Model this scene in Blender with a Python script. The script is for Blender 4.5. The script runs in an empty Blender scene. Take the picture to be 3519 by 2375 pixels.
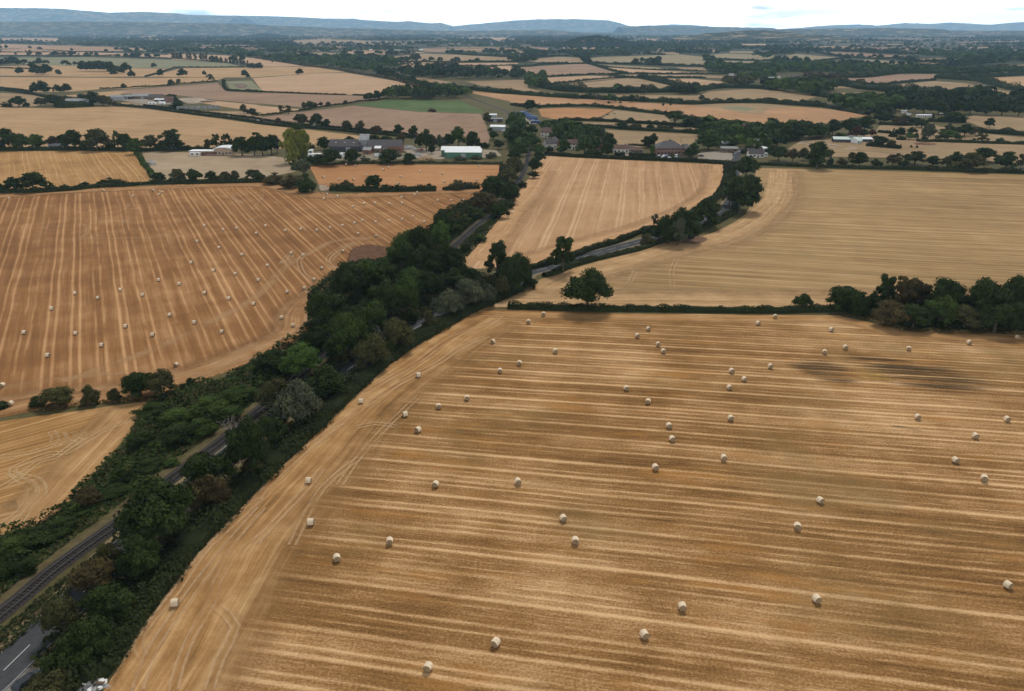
import bpy, bmesh, math, random
import numpy as np
from mathutils import Vector, Matrix
from mathutils.geometry import tessellate_polygon
SC = bpy.context.scene
COL = SC.collection
# ------------------------------------------------------------------ camera, sky, sun, haze
CH, FOC, PW, PH, HOR = 90.0, 2700.0, 3519.0, 2375.0, 99.0     # camera height (m), focal length and size in photo pixels, horizon row
PITCH = math.atan((PH/2-HOR)/FOC)
cam = bpy.data.cameras.new('camera'); camo = bpy.data.objects.new('camera', cam); COL.objects.link(camo)
camo.location = (0, 0, CH); camo.rotation_euler = (math.pi/2-PITCH, 0, 0)
cam.sensor_width = 36; cam.lens = 36*FOC/PW; cam.clip_start = 1; cam.clip_end = 120000
SC.camera = camo
SUN_EL, SUN_AZ = math.radians(52), math.radians(12)
w = bpy.data.worlds.new('World'); SC.world = w; w.use_nodes = True
nt = w.node_tree; nt.nodes.clear()
out = nt.nodes.new('ShaderNodeOutputWorld')
sky = nt.nodes.new('ShaderNodeTexSky'); sky.sky_type = 'NISHITA'; sky.sun_disc = False
sky.sun_elevation = SUN_EL; sky.sun_rotation = SUN_AZ; sky.altitude = 100; sky.dust_density = 2.0
b1 = nt.nodes.new('ShaderNodeBackground'); b1.inputs[1].default_value = 0.12
b2 = nt.nodes.new('ShaderNodeBackground'); b2.inputs[1].default_value = 1.0
tc = nt.nodes.new('ShaderNodeTexCoord'); mp = nt.nodes.new('ShaderNodeMapping'); mp.inputs['Scale'].default_value = (2.2, 2.2, 15)
n1 = nt.nodes.new('ShaderNodeTexNoise'); n1.inputs['Scale'].default_value = 2.6; n1.inputs['Detail'].default_value = 6; n1.inputs['Roughness'].default_value = .6
r1 = nt.nodes.new('ShaderNodeValToRGB')
r1.color_ramp.elements[0].position = .30; r1.color_ramp.elements[0].color = (.45, .45, .45, 1)
r1.color_ramp.elements[1].position = .47; r1.color_ramp.elements[1].color = (1, 1, 1, 1)
r2 = nt.nodes.new('ShaderNodeValToRGB')                       # thin grey undersides in the overcast
r2.color_ramp.elements[0].position = .27; r2.color_ramp.elements[0].color = (.42, .50, .56, 1)
r2.color_ramp.elements[1].position = .40; r2.color_ramp.elements[1].color = (1.02, 1.03, 1.03, 1)
n2 = nt.nodes.new('ShaderNodeTexNoise'); n2.inputs['Scale'].default_value = 5.5; n2.inputs['Detail'].default_value = 5
mx = nt.nodes.new('ShaderNodeMixShader')
L = nt.links.new
L(tc.outputs['Generated'], mp.inputs[0]); L(mp.outputs[0], n1.inputs[0]); L(mp.outputs[0], n2.inputs[0])
L(n1.outputs[0], r1.inputs[0]); L(n2.outputs[0], r2.inputs[0]); L(r2.outputs[0], b2.inputs[0])
L(sky.outputs[0], b1.inputs[0]); L(r1.outputs[0], mx.inputs[0]); L(b1.outputs[0], mx.inputs[1]); L(b2.outputs[0], mx.inputs[2])
sz = nt.nodes.new('ShaderNodeSeparateXYZ'); el = nt.nodes.new('ShaderNodeMapRange'); el.interpolation_type = 'SMOOTHSTEP'   # overcast: bright towards the horizon, duller overhead
for i, q in enumerate((0, .04, .36, 4.0, .42)):
    if i: el.inputs[i].default_value = q
L(tc.outputs['Generated'], sz.inputs[0]); L(sz.outputs[2], el.inputs[0]); L(el.outputs[0], b2.inputs[1])
L(mx.outputs[0], out.inputs[0])
sun = bpy.data.lights.new('sun', 'SUN'); suno = bpy.data.objects.new('sun', sun); COL.objects.link(suno)
sun.energy = 2.8; sun.angle = math.radians(12); sun.color = (1, .95, .87)
suno.rotation_euler = (-(math.pi/2-SUN_EL), 0, -SUN_AZ); suno.location = (0, 0, 400)
SC.view_settings.view_transform = 'Standard'; SC.view_settings.look = 'None'
SC.view_settings.exposure = -0.12; SC.view_settings.gamma = 1
SC.render.engine = 'CYCLES'
SC.cycles.max_bounces = 5; SC.cycles.diffuse_bounces = 3; SC.cycles.transparent_max_bounces = 12
SC.cycles.volume_bounces = 1
SC.cycles.use_adaptive_sampling = True; SC.cycles.use_denoising = True
# ------------------------------------------------------------------ picture measurements -> places on the ground
TILES = {'F': (0, 0, 1.5149), 'S': (0, 0, 1.0)}
for i, x0 in enumerate((0, 880, 1760, 2620)):
    TILES['A%d' % (i+1)] = (x0, 0, .38726); TILES['B%d' % (i+1)] = (x0, 280, .38726)
    TILES['C%d' % (i+1)] = (x0, 600 if i < 2 else 500, .5102)
    TILES['D%d' % (i+1)] = (x0, 1300 if i < 2 else 1200, .6855 if i < 2 else .7494)
cp, sp = math.cos(PITCH), math.sin(PITCH)
def px(t, x, y): a, b, s = TILES[t]; return a+x*s, b+y*s
def ground(sx, sy, z=0.0):                                   # point of the plane at height z seen at photo pixel
    sy = max(sy, HOR+1.5)
    dx, dv = (sx-PW/2)/FOC, (sy-PH/2)/FOC
    k = (CH-z)/(sp+dv*cp)
    return k*dx, k*(cp-dv*sp)
def at(t, x, y): return ground(*px(t, x, y))
def pts(s):                                                  # 'A1 10,20 30,40 A2 5,6' -> world points
    r = []; t = None
    for q in s.split():
        if ',' in q: x, y = q.split(','); r.append(at(t, float(x), float(y)))
        else: t = q
    return r
def depth(X, Y): return Y*cp+CH*sp
rnd = random.Random(7)
# ------------------------------------------------------------------ object helpers
def tag(o, label=None, cat=None, group=None, kind=None):
    if label: o['label'] = label
    if cat: o['category'] = cat
    if group: o['group'] = group
    if kind: o['kind'] = kind
    return o
def link(name, me, parent=None, mat=None):
    o = bpy.data.objects.new(name, me); COL.objects.link(o)
    if parent: o.parent = parent
    if mat: me.materials.clear(); [me.materials.append(m) for m in (mat if isinstance(mat, (list, tuple)) else [mat])]
    return o
def empty(name, loc, rz=0):
    o = bpy.data.objects.new(name, None); COL.objects.link(o); o.location = loc; o.rotation_euler = (0, 0, rz); o.empty_display_size = .5
    return o
def npmesh(name, V, F, tint=None, mi=None, uv=None, smooth=False):
    V = np.asarray(V, np.float32); me = bpy.data.meshes.new(name)
    me.vertices.add(len(V)); me.vertices.foreach_set('co', V.ravel())
    F = np.asarray(F, np.int32); n, k = F.shape
    me.loops.add(n*k); me.loops.foreach_set('vertex_index', F.ravel())
    me.polygons.add(n); me.polygons.foreach_set('loop_start', np.arange(0, n*k, k, dtype=np.int32))
    if mi is not None: me.polygons.foreach_set('material_index', np.asarray(mi, np.int32))
    if smooth: me.polygons.foreach_set('use_smooth', np.ones(n, bool))
    if tint is not None:
        a = me.attributes.new('tint', 'FLOAT', 'FACE'); a.data.foreach_set('value', np.asarray(tint, np.float32))
    if uv is not None:
        l = me.uv_layers.new(name='UVMap'); l.data.foreach_set('uv', np.asarray(uv, np.float32)[F.ravel()].ravel())
    me.update(calc_edges=True); me.validate()
    return me
class MB:                                                    # collects boxes, prisms and tubes into one mesh
    def __init__(s): s.b = bmesh.new()
    def poly(s, P, mi=0):
        f = s.b.faces.new([s.b.verts.new(p) for p in P]); f.material_index = mi; return s
    def box(s, c, d, rz=0, mi=0):
        x, y, z = [q/2 for q in d]; M = Matrix.Translation(c) @ Matrix.Rotation(rz, 4, 'Z')
        v = [s.b.verts.new(M @ Vector((i*x, j*y, k*z))) for i in (-1, 1) for j in (-1, 1) for k in (-1, 1)]
        for q in ((0, 1, 3, 2), (4, 6, 7, 5), (0, 4, 5, 1), (2, 3, 7, 6), (0, 2, 6, 4), (1, 5, 7, 3)):
            s.b.faces.new([v[i] for i in q]).material_index = mi
        return s
    def prism(s, prof, x0, x1, mi=0):                        # profile of (y, z) run along x
        a = [s.b.verts.new((x0, y, z)) for y, z in prof]; c = [s.b.verts.new((x1, y, z)) for y, z in prof]
        n = len(prof)
        for i in range(n): s.b.faces.new((a[i], a[(i+1) % n], c[(i+1) % n], c[i])).material_index = mi
        s.b.faces.new(a[::-1]).material_index = mi; s.b.faces.new(c).material_index = mi
        return s
    def tube(s, P, R, n=7, mi=0):
        rings = []
        for i, p in enumerate(P):
            p = Vector(p); d = (Vector(P[min(i+1, len(P)-1)])-Vector(P[max(i-1, 0)])).normalized()
            u = d.orthogonal().normalized(); q = d.cross(u)
            rings.append([s.b.verts.new(p+R[i]*(math.cos(a)*u+math.sin(a)*q)) for a in [2*math.pi*k/n for k in range(n)]])
        for a, c in zip(rings, rings[1:]):
            for k in range(n): s.b.faces.new((a[k], a[(k+1) % n], c[(k+1) % n], c[k])).material_index = mi
        s.b.faces.new(rings[0][::-1]).material_index = mi; s.b.faces.new(rings[-1]).material_index = mi
        return s
    def mesh(s, name, smooth=False, bevel=0):
        if bevel: bmesh.ops.bevel(s.b, geom=list(s.b.edges), offset=bevel, segments=2, affect='EDGES')
        bmesh.ops.recalc_face_normals(s.b, faces=s.b.faces)
        me = bpy.data.meshes.new(name); s.b.to_mesh(me); s.b.free()
        if smooth:
            for p in me.polygons: p.use_smooth = True
        return me
    def build(s, name, mat, parent=None, smooth=False, bevel=0): return link(name, s.mesh(name, smooth, bevel), parent, mat)
# ------------------------------------------------------------------ materials
class NT:                                                    # small wrapper for writing node maths
    def __init__(s, name, rough=.9, spec=.12):
        s.m = bpy.data.materials.new(name); s.m.use_nodes = True; s.t = s.m.node_tree
        s.p = s.t.nodes['Principled BSDF']; s.p.inputs['Roughness'].default_value = rough; s.p.inputs['Specular IOR Level'].default_value = spec
    def put(s, sock, v):
        if hasattr(v, 'is_linked') or isinstance(v, bpy.types.NodeSocket): s.t.links.new(v, sock)
        else: sock.default_value = v
    def ma(s, op, a, b=0.0, c=0.0, clamp=False):
        n = s.t.nodes.new('ShaderNodeMath'); n.operation = op; n.use_clamp = clamp
        for i, v in enumerate((a, b, c)): s.put(n.inputs[i], v)
        return n.outputs[0]
    def xyz(s, x, y, z=0.0):
        n = s.t.nodes.new('ShaderNodeCombineXYZ')
        for i, v in enumerate((x, y, z)): s.put(n.inputs[i], v)
        return n.outputs[0]
    def noise(s, vec, scale=1.0, detail=2.0, rough=.5, dims='3D'):
        n = s.t.nodes.new('ShaderNodeTexNoise'); n.noise_dimensions = dims
        s.put(n.inputs['Vector'], vec); n.inputs['Scale'].default_value = scale; n.inputs['Detail'].default_value = detail; n.inputs['Roughness'].default_value = rough
        return n.outputs[0]
    def white(s, v):
        n = s.t.nodes.new('ShaderNodeTexWhiteNoise'); n.noise_dimensions = '1D'; s.put(n.inputs['W'], v); return n.outputs['Value']
    def step(s, v, a, b, lo=0.0, hi=1.0):
        n = s.t.nodes.new('ShaderNodeMapRange'); n.interpolation_type = 'SMOOTHSTEP'
        for i, q in enumerate((v, a, b, lo, hi)): s.put(n.inputs[i], q)
        return n.outputs[0]
    def ramp(s, f, stops):
        n = s.t.nodes.new('ShaderNodeValToRGB'); e = n.color_ramp.elements
        while len(e) < len(stops): e.new(.5)
        for q, (p, c) in zip(e, stops): q.position = p; q.color = (*c, 1)
        s.put(n.inputs[0], f); return n.outputs[0]
    def mix(s, f, a, b, mode='MIX'):
        n = s.t.nodes.new('ShaderNodeMix'); n.data_type = 'RGBA'; n.blend_type = mode
        s.put(n.inputs[0], f); s.put(n.inputs[6], a if not isinstance(a, tuple) else (*a, 1)); s.put(n.inputs[7], b if not isinstance(b, tuple) else (*b, 1))
        return n.outputs[2]
    def pos(s):
        g = s.t.nodes.new('ShaderNodeNewGeometry'); q = s.t.nodes.new('ShaderNodeSeparateXYZ'); s.t.links.new(g.outputs['Position'], q.inputs[0])
        return g.outputs['Position'], q.outputs[0], q.outputs[1], q.outputs[2]
    def uv(s):
        g = s.t.nodes.new('ShaderNodeTexCoord'); q = s.t.nodes.new('ShaderNodeSeparateXYZ'); s.t.links.new(g.outputs['UV'], q.inputs[0])
        return g.outputs['UV'], q.outputs[0], q.outputs[1]
    def attr(s, name):
        n = s.t.nodes.new('ShaderNodeAttribute'); n.attribute_name = name; return n.outputs['Fac']
    def orand(s): return s.t.nodes.new('ShaderNodeObjectInfo').outputs['Random']
    def color(s, c): s.put(s.p.inputs['Base Color'], c if not isinstance(c, tuple) else (*c, 1)); return s.m
    def bump(s, h, dist=.1, k=.5):
        n = s.t.nodes.new('ShaderNodeBump'); n.inputs['Strength'].default_value = k; n.inputs['Distance'].default_value = dist
        s.put(n.inputs['Height'], h); s.t.links.new(n.outputs[0], s.p.inputs['Normal'])
    def alpha(s, a): s.put(s.p.inputs['Alpha'], a)
def plain(name, c, rough=.8, var=.25, scale=1.5, spec=.2, metal=0):
    n = NT(name, rough, spec); _, X, Y, Z = n.pos(); P = n.xyz(X, Y, Z)
    f = n.noise(P, scale, 4, .6)
    n.p.inputs['Metallic'].default_value = metal
    return n.color(n.ramp(f, [(.25, tuple(q*(1-var) for q in c)), (.75, tuple(min(1, q*(1+var)) for q in c))]))
def scale3(c, k): return tuple(min(1, q*k) for q in c)
def field_mat(name, dark, mid, light, ang=0.0, bend=None, P=7.0, line=.25, pair=.17, lw=.06, streak=.5, blotch=.35, grain=.2, tint=None, tintk=.5, fine=3.0, wob=1.2, band=0, second=0, rows=0, warm=None):
    n = NT(name, .95, .05); pos, X, Y, Z = n.pos()
    ca, sa = math.cos(ang), math.sin(ang)
    u = n.ma('ADD', n.ma('MULTIPLY', X, ca), n.ma('MULTIPLY', Y, sa))
    if bend:                                                 # rows whose slope eases with distance
        k = n.ma('MULTIPLY_ADD', Y, bend[1], bend[0]); v = n.ma('MULTIPLY_ADD', X, k, Y)
    else: v = n.ma('ADD', n.ma('MULTIPLY', X, -sa), n.ma('MULTIPLY', Y, ca))
    big = n.noise(pos, .013, 3, .55); med = n.noise(pos, .07, 3, .6)
    v = n.ma('MULTIPLY_ADD', n.ma('SUBTRACT', n.noise(pos, .02, 2), .5), wob*2, v)
    cell = n.ma('DIVIDE', v, P); fr = n.ma('FRACT', cell); idx = n.ma('FLOOR', cell)
    t = n.ma('ABSOLUTE', n.ma('SUBTRACT', fr, .5))
    ln = n.step(n.ma('ABSOLUTE', n.ma('SUBTRACT', t, pair)), 0.0, lw, 1.0, 0.0)
    br = n.noise(n.xyz(n.ma('MULTIPLY', u, .035), n.ma('MULTIPLY', v, .35)), 1.0, 3, .65)
    ln = n.ma('MULTIPLY', ln, n.step(n.ma('MULTIPLY_ADD', n.white(idx), .35, br), .33, .70))
    if second: ln = n.ma('MULTIPLY_ADD', n.ma('MULTIPLY', n.step(n.ma('ABSOLUTE', n.ma('SUBTRACT', t, .33)), 0, .10, 1, 0), n.step(br, .40, .62)), second/line, ln)
    s1 = n.noise(n.xyz(n.ma('MULTIPLY', u, .008), n.ma('MULTIPLY', v, .32)), 1.0, 3, .6)
    s2 = n.noise(n.xyz(n.ma('MULTIPLY', u, .06), n.ma('MULTIPLY', v, fine*.7)), 1.0, 2, .6)
    g = n.noise(pos, 2.2, 3, .7)
    f = n.ma('MULTIPLY_ADD', n.ma('SUBTRACT', s1, .5), streak*2.0, .47)
    f = n.ma('MULTIPLY_ADD', n.ma('SUBTRACT', s2, .5), streak*1.1, f)
    f = n.ma('MULTIPLY_ADD', n.ma('SUBTRACT', med, .5), blotch*1.3, f)
    f = n.ma('MULTIPLY_ADD', n.ma('SUBTRACT', big, .5), blotch*1.8, f)
    f = n.ma('MULTIPLY_ADD', n.ma('SUBTRACT', g, .5), grain*2, f)
    f = n.ma('MULTIPLY_ADD', ln, line, f)
    if band: f = n.ma('MULTIPLY_ADD', n.ma('SUBTRACT', n.noise(n.xyz(n.ma('MULTIPLY', u, .0045), n.ma('MULTIPLY', v, .085)), 1.0, 3, .6), .5), band*1.5, f)
    if rows:                                                 # drill rows and chaff specks close to
        f = n.ma('MULTIPLY_ADD', n.ma('SUBTRACT', n.noise(n.xyz(n.ma('MULTIPLY', u, .25), n.ma('MULTIPLY', v, 5.5)), 1.0, 2, .6), .5), rows*2, f)
    c = n.ramp(f, [(.12, dark), (.48, mid), (.92, light)])
    if tint: c = n.mix(n.ma('MULTIPLY', n.step(n.noise(pos, .022, 4, .65), .5, .68), tintk), c, tint)
    if warm: c = n.mix(n.ma('MULTIPLY', n.step(n.noise(n.xyz(n.ma('MULTIPLY', X, .035), n.ma('MULTIPLY', v, .16), 3.0), 1.0, 4, .65), .52, .72), .55), c, warm)
    return n.color(c)
FM = {
 'front': field_mat('front_stubble', (.070, .034, .011), (.250, .130, .046), (.60, .385, .20), bend=(.235, -.00045), P=6.1, line=.36, pair=0, lw=.15, streak=.28, blotch=.40, grain=.42, tint=(.185, .128, .050), tintk=.5, wob=.8, band=.40, second=.28, rows=.24, warm=(.36, .165, .040)),
 'left': field_mat('left_stubble', (.105, .048, .018), (.235, .112, .042), (.50, .29, .138), ang=math.radians(90+27), P=7.1, line=.29, pair=.17, lw=.11, streak=.30, blotch=.35, grain=.2, wob=.8),
 'corner': field_mat('corner_stubble', (.13, .066, .02), (.31, .165, .058), (.55, .35, .17), ang=math.radians(40), P=5.5, line=.3, streak=.4, blotch=.4),
 'right': field_mat('right_stubble', (.14, .088, .036), (.300, .192, .088), (.47, .32, .165), ang=math.radians(-11.5), P=7, line=.18, pair=0, lw=.16, streak=.45, blotch=.28, grain=.18, tint=(.27, .19, .088), tintk=.35),
 'middle': field_mat('middle_stubble', (.23, .13, .06), (.40, .235, .122), (.56, .37, .22), ang=math.radians(90-8.7), P=11, line=.30, pair=.1, lw=.1, streak=.32, blotch=.28, grain=.12),
 'upper': field_mat('upper_stubble', (.18, .10, .036), (.35, .195, .075), (.52, .335, .16), ang=math.radians(90+31), P=9, line=.32, streak=.3, blotch=.35),
 'orange': field_mat('orange_stubble', (.22, .10, .038), (.37, .185, .08), (.50, .295, .15), ang=math.radians(-3), P=8, line=.1, streak=.35, blotch=.3),
 'slope': field_mat('orange_slope', (.23, .125, .06), (.36, .205, .105), (.47, .295, .17), ang=math.radians(-6), P=12, line=.15, streak=.4, blotch=.35),
 'pale': field_mat('pale_stubble', (.23, .14, .068), (.36, .23, .118), (.49, .335, .19), ang=math.radians(-14), P=14, line=.2, streak=.5, blotch=.3, grain=.08, fine=1),
 'peach': field_mat('peach_stubble', (.265, .165, .095), (.385, .25, .15), (.515, .35, .22), ang=math.radians(60), P=18, line=.22, streak=.55, blotch=.25, grain=.06, fine=.6),
 'tan': field_mat('dry_pasture', (.18, .122, .066), (.275, .19, .108), (.385, .28, .165), ang=math.radians(15), P=18, line=.05, streak=.25, blotch=.4, grain=.08, fine=.7, tint=(.25, .2, .1), tintk=.4),
 'grass': field_mat('parched_grass', (.15, .128, .072), (.235, .188, .108), (.34, .265, .155), ang=math.radians(5), P=18, line=.03, streak=.3, blotch=.5, grain=.08, fine=.7, tint=(.17, .155, .08), tintk=.5),
 'brown': field_mat('cultivated_soil', (.17, .105, .068), (.255, .165, .108), (.34, .235, .16), ang=math.radians(70), P=12, line=.06, streak=.3, blotch=.35, grain=.1, fine=.8),
 'dust': field_mat('worn_pasture', (.23, .165, .105), (.33, .25, .165), (.42, .33, .225), ang=0, P=20, line=.03, streak=.2, blotch=.5, grain=.12),
 'green': field_mat('green_crop', (.042, .070, .020), (.070, .110, .036), (.13, .165, .07), ang=0, P=10, line=.05, streak=.3, blotch=.5),
 'greygreen': field_mat('grey_green_crop', (.12, .13, .075), (.185, .18, .105), (.26, .225, .14), ang=.3, P=14, line=.03, streak=.25, blotch=.5),
}
def foliage(name, c, spread=.55):
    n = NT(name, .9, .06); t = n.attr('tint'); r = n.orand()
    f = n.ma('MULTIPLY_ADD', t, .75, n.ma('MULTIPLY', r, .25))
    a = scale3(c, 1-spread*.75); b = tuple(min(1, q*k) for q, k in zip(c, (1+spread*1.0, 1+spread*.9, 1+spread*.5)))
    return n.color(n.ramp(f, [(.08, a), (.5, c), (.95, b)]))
LEAF = {k: foliage('leaves_'+nm, c) for k, nm, c in (
 ('d', 'dark_green', (.027, .041, .011)), ('m', 'mid_green', (.043, .069, .016)), ('b', 'bright_green', (.055, .095, .020)),
 ('o', 'olive', (.060, .060, .023)), ('g', 'grey_green', (.066, .074, .044)), ('y', 'yellow_green', (.125, .135, .026)),
 ('r', 'russet', (.072, .036, .022)), ('n', 'brown_olive', (.066, .052, .022)), ('h', 'hedge_green', (.027, .035, .012)))}
LEAF['q'] = foliage('leaves_rough_grass', (.13, .095, .038))
M = {
 'bark': plain('bark', (.075, .058, .042), .95, .4, 3), 'asphalt': plain('asphalt', (.060, .062, .066), 1.0, .18, .8, .03), 'white': plain('white_paint', (.72, .72, .70), .6, .08),
 'ballast': plain('ballast', (.036, .031, .030), .95, .4, 2.5), 'rail': plain('rail_steel', (.12, .11, .105), .55, .15, 1, .3, .3), 'sleeper': plain('sleeper_wood', (.034, .030, .028), .95, .3, 2),
 'roofdark': plain('dark_slate', (.075, .068, .072), .8, .3, .8), 'rooftile': plain('brown_tile', (.12, .075, .06), .85, .3, .8), 'roofwhite': plain('white_sheet', (.66, .69, .71), .45, .06, .3),
 'roofgrey': plain('grey_fibre_cement', (.24, .245, .25), .85, .3, .4), 'roofgreen': plain('pale_green_sheet', (.42, .52, .48), .5, .12, .3), 'brick': plain('red_brick', (.22, .11, .075), .9, .3, 2),
 'render': plain('cream_render', (.62, .58, .52), .85, .1, .6), 'greenwall': plain('green_cladding', (.07, .16, .10), .6, .15, .5), 'darkwall': plain('dark_cladding', (.06, .06, .065), .8, .3, .6),
 'glass': plain('window_glass', (.03, .04, .05), .12, .2, 1, .5), 'wood': plain('weathered_timber', (.16, .12, .085), .9, .3, 1.2), 'concrete': plain('concrete_yard', (.25, .21, .165), .9, .2, .3),
 'metal': plain('grey_metal', (.3, .31, .32), .5, .1, 1, .5, .3), 'tyre': plain('tyre_rubber', (.02, .02, .02), .85, .2), 'bluepaint': plain('blue_paint', (.05, .1, .25), .4, .15), 'redpaint': plain('red_paint', (.35, .05, .04), .5, .15),
 'blackcar': plain('black_car_paint', (.02, .024, .03), .2, .1, 1, .6), 'whitecar': plain('white_car_paint', (.75, .76, .77), .25, .03, 1, .5), 'silvercar': plain('silver_car_paint', (.42, .44, .46), .25, .05, 1, .5),
 'hay': plain('straw_end', (.25, .18, .105), .95, .35, 4), 'wrap': plain('net_wrap', (.66, .53, .375), .75, .16, 3), 'bluewrap': plain('white_film', (.78, .8, .82), .35, .05, 1, .5), 'horse': plain('dark_coat', (.05, .03, .022), .6, .3, 3), 'rubble': plain('grey_rubble', (.3, .29, .28), .9, .5, 1.5), 'earth': plain('bare_earth', (.17, .09, .058), .95, .35, .5),
}
# ------------------------------------------------------------------ ground, hills, haze
gm = NT('rough_ground', .95, .05); gp, X_, Y_, Z_ = gm.pos()
gf = gm.ma('MULTIPLY_ADD', gm.noise(gp, .012, 4, .6), .6, gm.ma('MULTIPLY', gm.noise(gp, .25, 4, .65), .5))
FARG = gm.step(Y_, 1100, 2600)
near = gm.ramp(gf, [(.35, (.045, .046, .02)), (.55, (.095, .082, .035)), (.75, (.11, .09, .042))])
far = gm.ramp(gm.noise(gp, .006, 5, .65), [(.30, (.024, .032, .017)), (.60, (.045, .05, .026)), (.72, (.20, .15, .085)), (.82, (.34, .26, .155))])
GROUND = gm.color(gm.mix(FARG, near, far))
g = MB(); xs = (-46000, -6000, 6000, 46000); ys = (-400, 3000, 12000, 46000)
for i in range(3):
    for j in range(3): g.poly([(xs[i], ys[j], 0), (xs[i+1], ys[j], 0), (xs[i+1], ys[j+1], 0), (xs[i], ys[j+1], 0)])
bmesh.ops.remove_doubles(g.b, verts=g.b.verts, dist=1)
tag(g.build('ground', GROUND), kind='structure')
hm = NT('hill_cover', .95, .02); hp, X_, Y_, Z_ = hm.pos()
hf = hm.noise(hm.xyz(hm.ma('MULTIPLY', X_, .004), hm.ma('MULTIPLY', Y_, .003), hm.ma('MULTIPLY', Z_, .035)), 1.0, 5, .62)
HILL = hm.color(hm.ramp(hf, [(.38, (.02, .028, .016)), (.51, (.05, .055, .03)), (.555, (.28, .21, .12)), (.7, (.42, .33, .2))]))
hm2 = NT('wooded_hill_cover', .95, .02); hp, X_, Y_, Z_ = hm2.pos()
hf = hm2.noise(hm2.xyz(hm2.ma('MULTIPLY', X_, .006), hm2.ma('MULTIPLY', Y_, .006), hm2.ma('MULTIPLY', Z_, .08)), 1.0, 6, .7)
WOODHILL = hm2.color(hm2.ramp(hf, [(.4, (.018, .026, .014)), (.53, (.04, .046, .024)), (.57, (.22, .165, .095)), (.68, (.38, .29, .18))]))
def ridge(name, s, D, thick, mat, rough=6, base=0):         # skyline traced at distance D, given depth and rounded slopes
    P = []; t = None
    for q in s.split():
        if ',' in q: x, y = q.split(','); sx, sy = px(t, float(x), float(y)); P.append(((sx-PW/2)/FOC*D*cp*1.08, max(4, CH+(HOR-sy)*D/FOC*cp*1.08)))
        else: t = q
    xs = np.array([p[0] for p in P]); zs = np.array([p[1] for p in P]); n = 260
    xx = np.linspace(xs[0], xs[-1], n); zz = np.interp(xx, xs, zs)
    rs = np.random.RandomState(len(s)); k = np.convolve(rs.randn(n+8), np.ones(9)/9, 'valid')
    zz = zz+(k*rough+rs.randn(n)*rough*.18)
    rows = [(-1, 0.0), (-.75, .22), (-.5, .5), (-.25, .82), (0, 1.0), (.4, .8), (1, 0.0)]
    V = []; 
    for a, h in rows:
        m = np.convolve(rs.randn(n+20), np.ones(21)/21, 'valid')*thick*.25*(1 if 0 < h < 1 else 0)
        V += list(zip(xx, D+thick*a+m, np.maximum(-2, zz*h*(1 if h in (0, 1) else 1+.25*k))-(1 if h == 0 else 0)))
    F = [(r*n+i, r*n+i+1, (r+1)*n+i+1, (r+1)*n+i) for r in range(len(rows)-1) for i in range(n-1)]
    tag(link(name, npmesh(name, V, F, smooth=True), None, mat), kind='structure')
ridge('hills', 'A1 -300,96 0,93 450,97 850,102 1250,133 1550,128 1800,138 1900,150 2324,160', 25000, 2600, HILL, 7)
ridge('hills', 'A1 1800,150 2324,156 A2 400,162 740,178 960,178 1080,190 1330,203 1430,197 1600,214 1690,210 1780,234', 29000, 2500, HILL, 6)
ridge('hills', 'A2 1790,236 2100,208 2310,192 A3 200,183 520,182 780,190 880,210 970,236', 30500, 2200, HILL, 7)
ridge('hills', 'A3 880,240 1100,232 1500,236 1900,246 A4 -100,250', 18000, 1200, WOODHILL, 5)
ridge('hills', 'A3 1100,234 1330,222 1500,228 1600,238', 32500, 1500, HILL, 3)
ridge('hills', 'A4 60,252 200,245 430,226 600,222 760,232 1000,212 1200,218 1370,208 1700,224 1900,208 2050,198 2180,208 2324,204 2700,212', 31000, 2200, HILL, 9)
ridge('hills', 'A3 1300,330 1480,310 1700,285 1980,266 2150,272 2324,290 A4 200,300 500,318', 6800, 700, WOODHILL, 3)
ridge('hills', 'A4 -150,262 300,255 850,250 1250,256 1320,268 1600,272 2324,268 2800,270', 11500, 1100, WOODHILL, 4)
ridge('hills', 'A1 -200,205 300,205 900,200 1500,205 2324,216 A2 300,232 900,250 1300,262 1800,272 2324,268 A3 300,264 600,285 1000,300', 13500, 1300, WOODHILL, 4)
# a wooded knoll standing in the middle distance
def knoll(cx, cy, rx, ry, h):
    n, m = 40, 10; V = [(cx, cy, h)]; F = []
    for j in range(1, m+1):
        t = j/m
        for i in range(n):
            a = 2*math.pi*i/n; V.append((cx+rx*t*math.cos(a), cy+ry*t*math.sin(a), h*(.5+.5*math.cos(math.pi*t))-(1 if j == m else 0)))
    F = [(0, 1+i, 1+(i+1) % n, 1+(i+1) % n) for i in range(n)]
    V2 = np.array(V); me = bpy.data.meshes.new('knoll')
    me.from_pydata([tuple(v) for v in V], [], [(0, 1+i, 1+(i+1) % n) for i in range(n)]+[(1+j*n+i, 1+(j+1)*n+i, 1+(j+1)*n+(i+1) % n, 1+j*n+(i+1) % n) for j in range(m-1) for i in range(n)])
    for p in me.polygons: p.use_smooth = True
    tag(link('hill', me, None, WOODHILL), kind='structure')
KN = []
for t, x, yb, yt, wd, D0 in (('A3', 760, 420, 312, 900, 0), ('A2', 60, 330, 292, 420, 0)):
    X, Y = at(t, x, yb); k = depth(X, Y)/FOC; R = wd*.387*k/2
    Y += R*.35; sx, sy = px(t, x, yt); h = CH-(sy-HOR)/FOC*Y*cp*1.08-10
    KN.append((X, Y, R, R*.6, max(10, h))); knoll(*KN[-1])
def terr(x, y):
    for cx, cy, rx, ry, h in KN:
        t = math.hypot((x-cx)/rx, (y-cy)/ry)
        if t < 1: return h*(.5+.5*math.cos(math.pi*t))
    return 0.0
hz = MB(); hz.box((0, 17500, 349), (100000, 37000, 702)); hzm = bpy.data.materials.new('haze'); hzm.use_nodes = True; hzm.node_tree.nodes.clear()
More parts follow.
